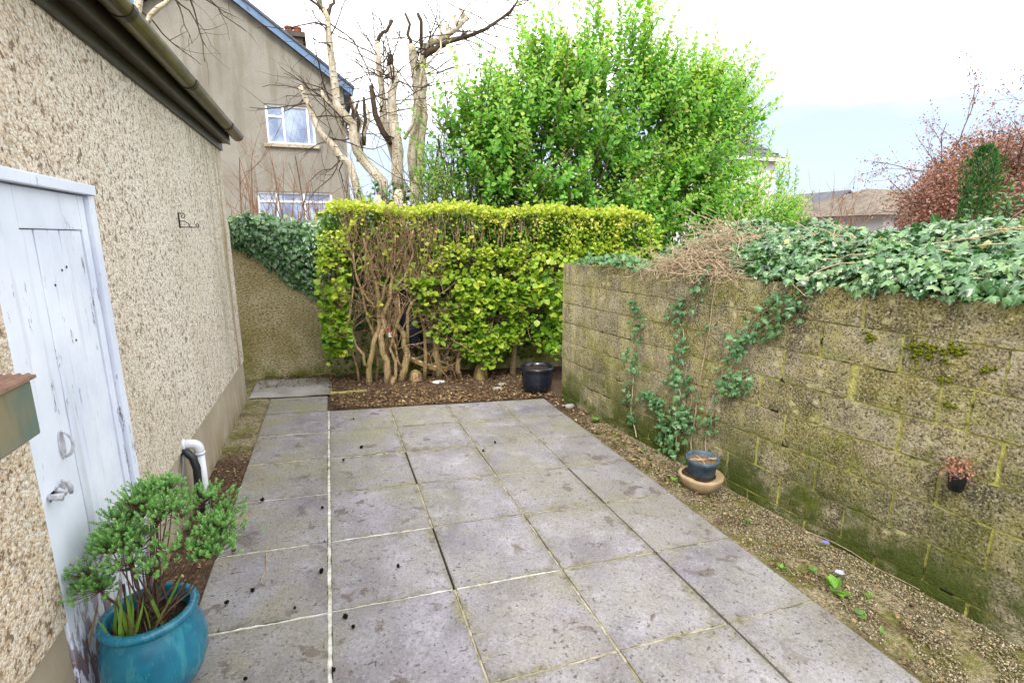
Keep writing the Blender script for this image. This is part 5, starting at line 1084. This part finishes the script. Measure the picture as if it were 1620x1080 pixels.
weeds = [(2.49, 1.70, .075, 9, 'bright green leafy weed by the white petals in the right gravel'), (2.41, 1.52, .05, 6, 'small green weed at the slab edge below the leafy weed'), (2.34, 1.93, .035, 7, 'tiny green weed by the slab edge at the right'), (2.40, 1.40, .03, 6, 'tiny weed nearest the bottom of the right gravel strip'), (2.50, 1.86, .04, 6, 'small weed just behind the leafy weed'), (2.52, 4.45, .05, 14, 'grassy green tuft in the right bed near the black pot'), (2.44, 3.05, .04, 8, 'small green weed beside the terracotta bowl'), (2.53, 3.6, .03, 8, 'small green weed in the bed behind the bowl'), (2.55, 2.4, .03, 7, 'tiny weed in the gravel midway along the right wall'), (-.80, 3.35, .03, 8, 'small weed in the soil strip by the waste pipe'), (2.62, 1.60, .03, 6, 'tiny weed at the foot of the right wall')]
for (x, y, L, n, lab) in weeds:
    t = thing('weed', lab, 'weed', (x, y, gz(x))); a = rng.uniform(0, 6.28, n); d = np.stack([np.cos(a), np.sin(a), rng.uniform(.25, 1.0, n)], 1)
    foliage(t, np.array([x, y, gz(x) + .012]) + d * .01 * np.array([1, 1, .4]), d, np.tile((0, 0, 1.0), (n, 1)) + rng.normal(size=(n, 3)) * .3, L * rng.uniform(.6, 1.1, n), T_OVAL, 'weed_leaf', rng.uniform(0, 1, n), n)
for (x, y, tone, lab) in ((2.80, 2.02, .15, 'violet-blue flower at the foot of the block wall'), (2.60, 1.77, .95, 'pale bluish-white flower in the leafy weed')):
    t = thing('flower', lab, 'flower', (x, y, gz(x)))
    a = np.arange(5) * 1.257; d = np.stack([np.cos(a), np.sin(a), np.full(5, .5)], 1); MB().tube([(x, y, gz(x)), (x, y, gz(x) + .045)], .002, 4).build('stalk', 'weed_leaf', t)
    foliage(t, np.tile((x, y, gz(x) + .045), (5, 1)), d, np.tile((-.2, -.3, 1.0), (5, 1)), np.full(5, .028), T_ROUND, 'violet', np.full(5, tone), 5, name='petal')
tag(MB().tube([wp(y_, gz(2.85) + .012 + .02 * abs(math.sin(y_ * 7)), .02 + .012 * math.sin(y_ * 9)) for y_ in np.linspace(1.55, 2.35, 16)], .0022, 5).build('ivy_root', 'twig_tan'), 'thin bare root trailing along the foot of the block wall', 'root')
# leaf litter and gravel
def scatter(n, fx, fy, tm, mat, smin, smax, name, dz=.0, label=None, cat=None):
    x, y = fx(n), fy(n); z = np.array([gz(a) for a in x]) + dz + rng.uniform(0, .012, n)
    o = foliage(None, np.stack([x, y, z], 1), rng.normal(size=(n, 3)) * (1, 1, .25), rng.normal(size=(n, 3)) * .35 + (0, 0, 1), rng.uniform(smin, smax, n), tm, mat, rng.uniform(0, 1, n), mass=name); tag(o, label, cat); return o
scatter(5200, lambda n: rng.uniform(-.1, 2.5, n), lambda n: 5.36 + 1.25 * rng.random(n) ** 1.3, T_OVAL, 'dry_leaf', .010, .042, 'leaf_litter', .012, 'brown leaf litter covering the soil under the hedge', 'leaf litter')
scatter(900, lambda n: rng.uniform(-.92, -.73, n), lambda n: rng.uniform(1.9, 4.5, n), T_NARROW, 'dry_leaf', .01, .035, 'leaf_litter', -.004, 'reddish-brown bark litter in the soil strip by the plinth', 'leaf litter')
scatter(700, lambda n: rng.uniform(2.32, 2.62, n), lambda n: rng.uniform(3.0, 5.4, n), T_OVAL, 'dry_leaf', .012, .04, 'leaf_litter', .006, 'dry leaves and twigs along the far foot of the block wall', 'leaf litter')
scatter(800, lambda n: rng.uniform(-.9, .3, n), lambda n: 6.74 - .5 * rng.random(n) ** 2.2, T_NARROW, 'dry_leaf', .012, .045, 'leaf_litter', .012, 'straw-coloured debris along the foot of the rear wall', 'leaf litter')
scatter(420, lambda n: rng.uniform(2.33, 2.85, n), lambda n: rng.uniform(1.1, 3.2, n), T_OVAL, 'dry_leaf', .008, .03, 'leaf_litter', .014, 'scattered dry leaf bits on the gravel by the near block wall', 'leaf litter')
ns = 17000; OCT = (np.array([(1, 0, 0), (-1, 0, 0), (0, 1, 0), (0, -1, 0), (0, 0, .7), (0, 0, -.7)], float) * .5, np.array([(0, 2, 4), (2, 1, 4), (1, 3, 4), (3, 0, 4), (2, 0, 5), (1, 2, 5), (3, 1, 5), (0, 3, 5)]))
y = 1.0 + 3.4 * rng.random(ns) ** 1.25; x = 2.33 + (WX(y) - .02 - 2.33) * rng.random(ns) ** .75; dens = np.array([mnoise.noise(Vector((a * 5, c * 5, 0))) for a, c in zip(x, y)]) > -.22; x, y = x[dens], y[dens]; ns = len(x)
zg = gz(x) - .006 + .02 * np.clip((x - 2.32) / .5, 0, 1)
o = foliage(None, np.stack([x, y, zg + rng.uniform(0, .008, ns)], 1), rng.normal(size=(ns, 3)), rng.normal(size=(ns, 3)) + (0, 0, 1), rng.uniform(.005, .015, ns), OCT, 'stone', rng.uniform(0, 1, ns), mass='gravel'); tag(o, 'brown and cream gravel in the strip between slabs and block wall', 'gravel')
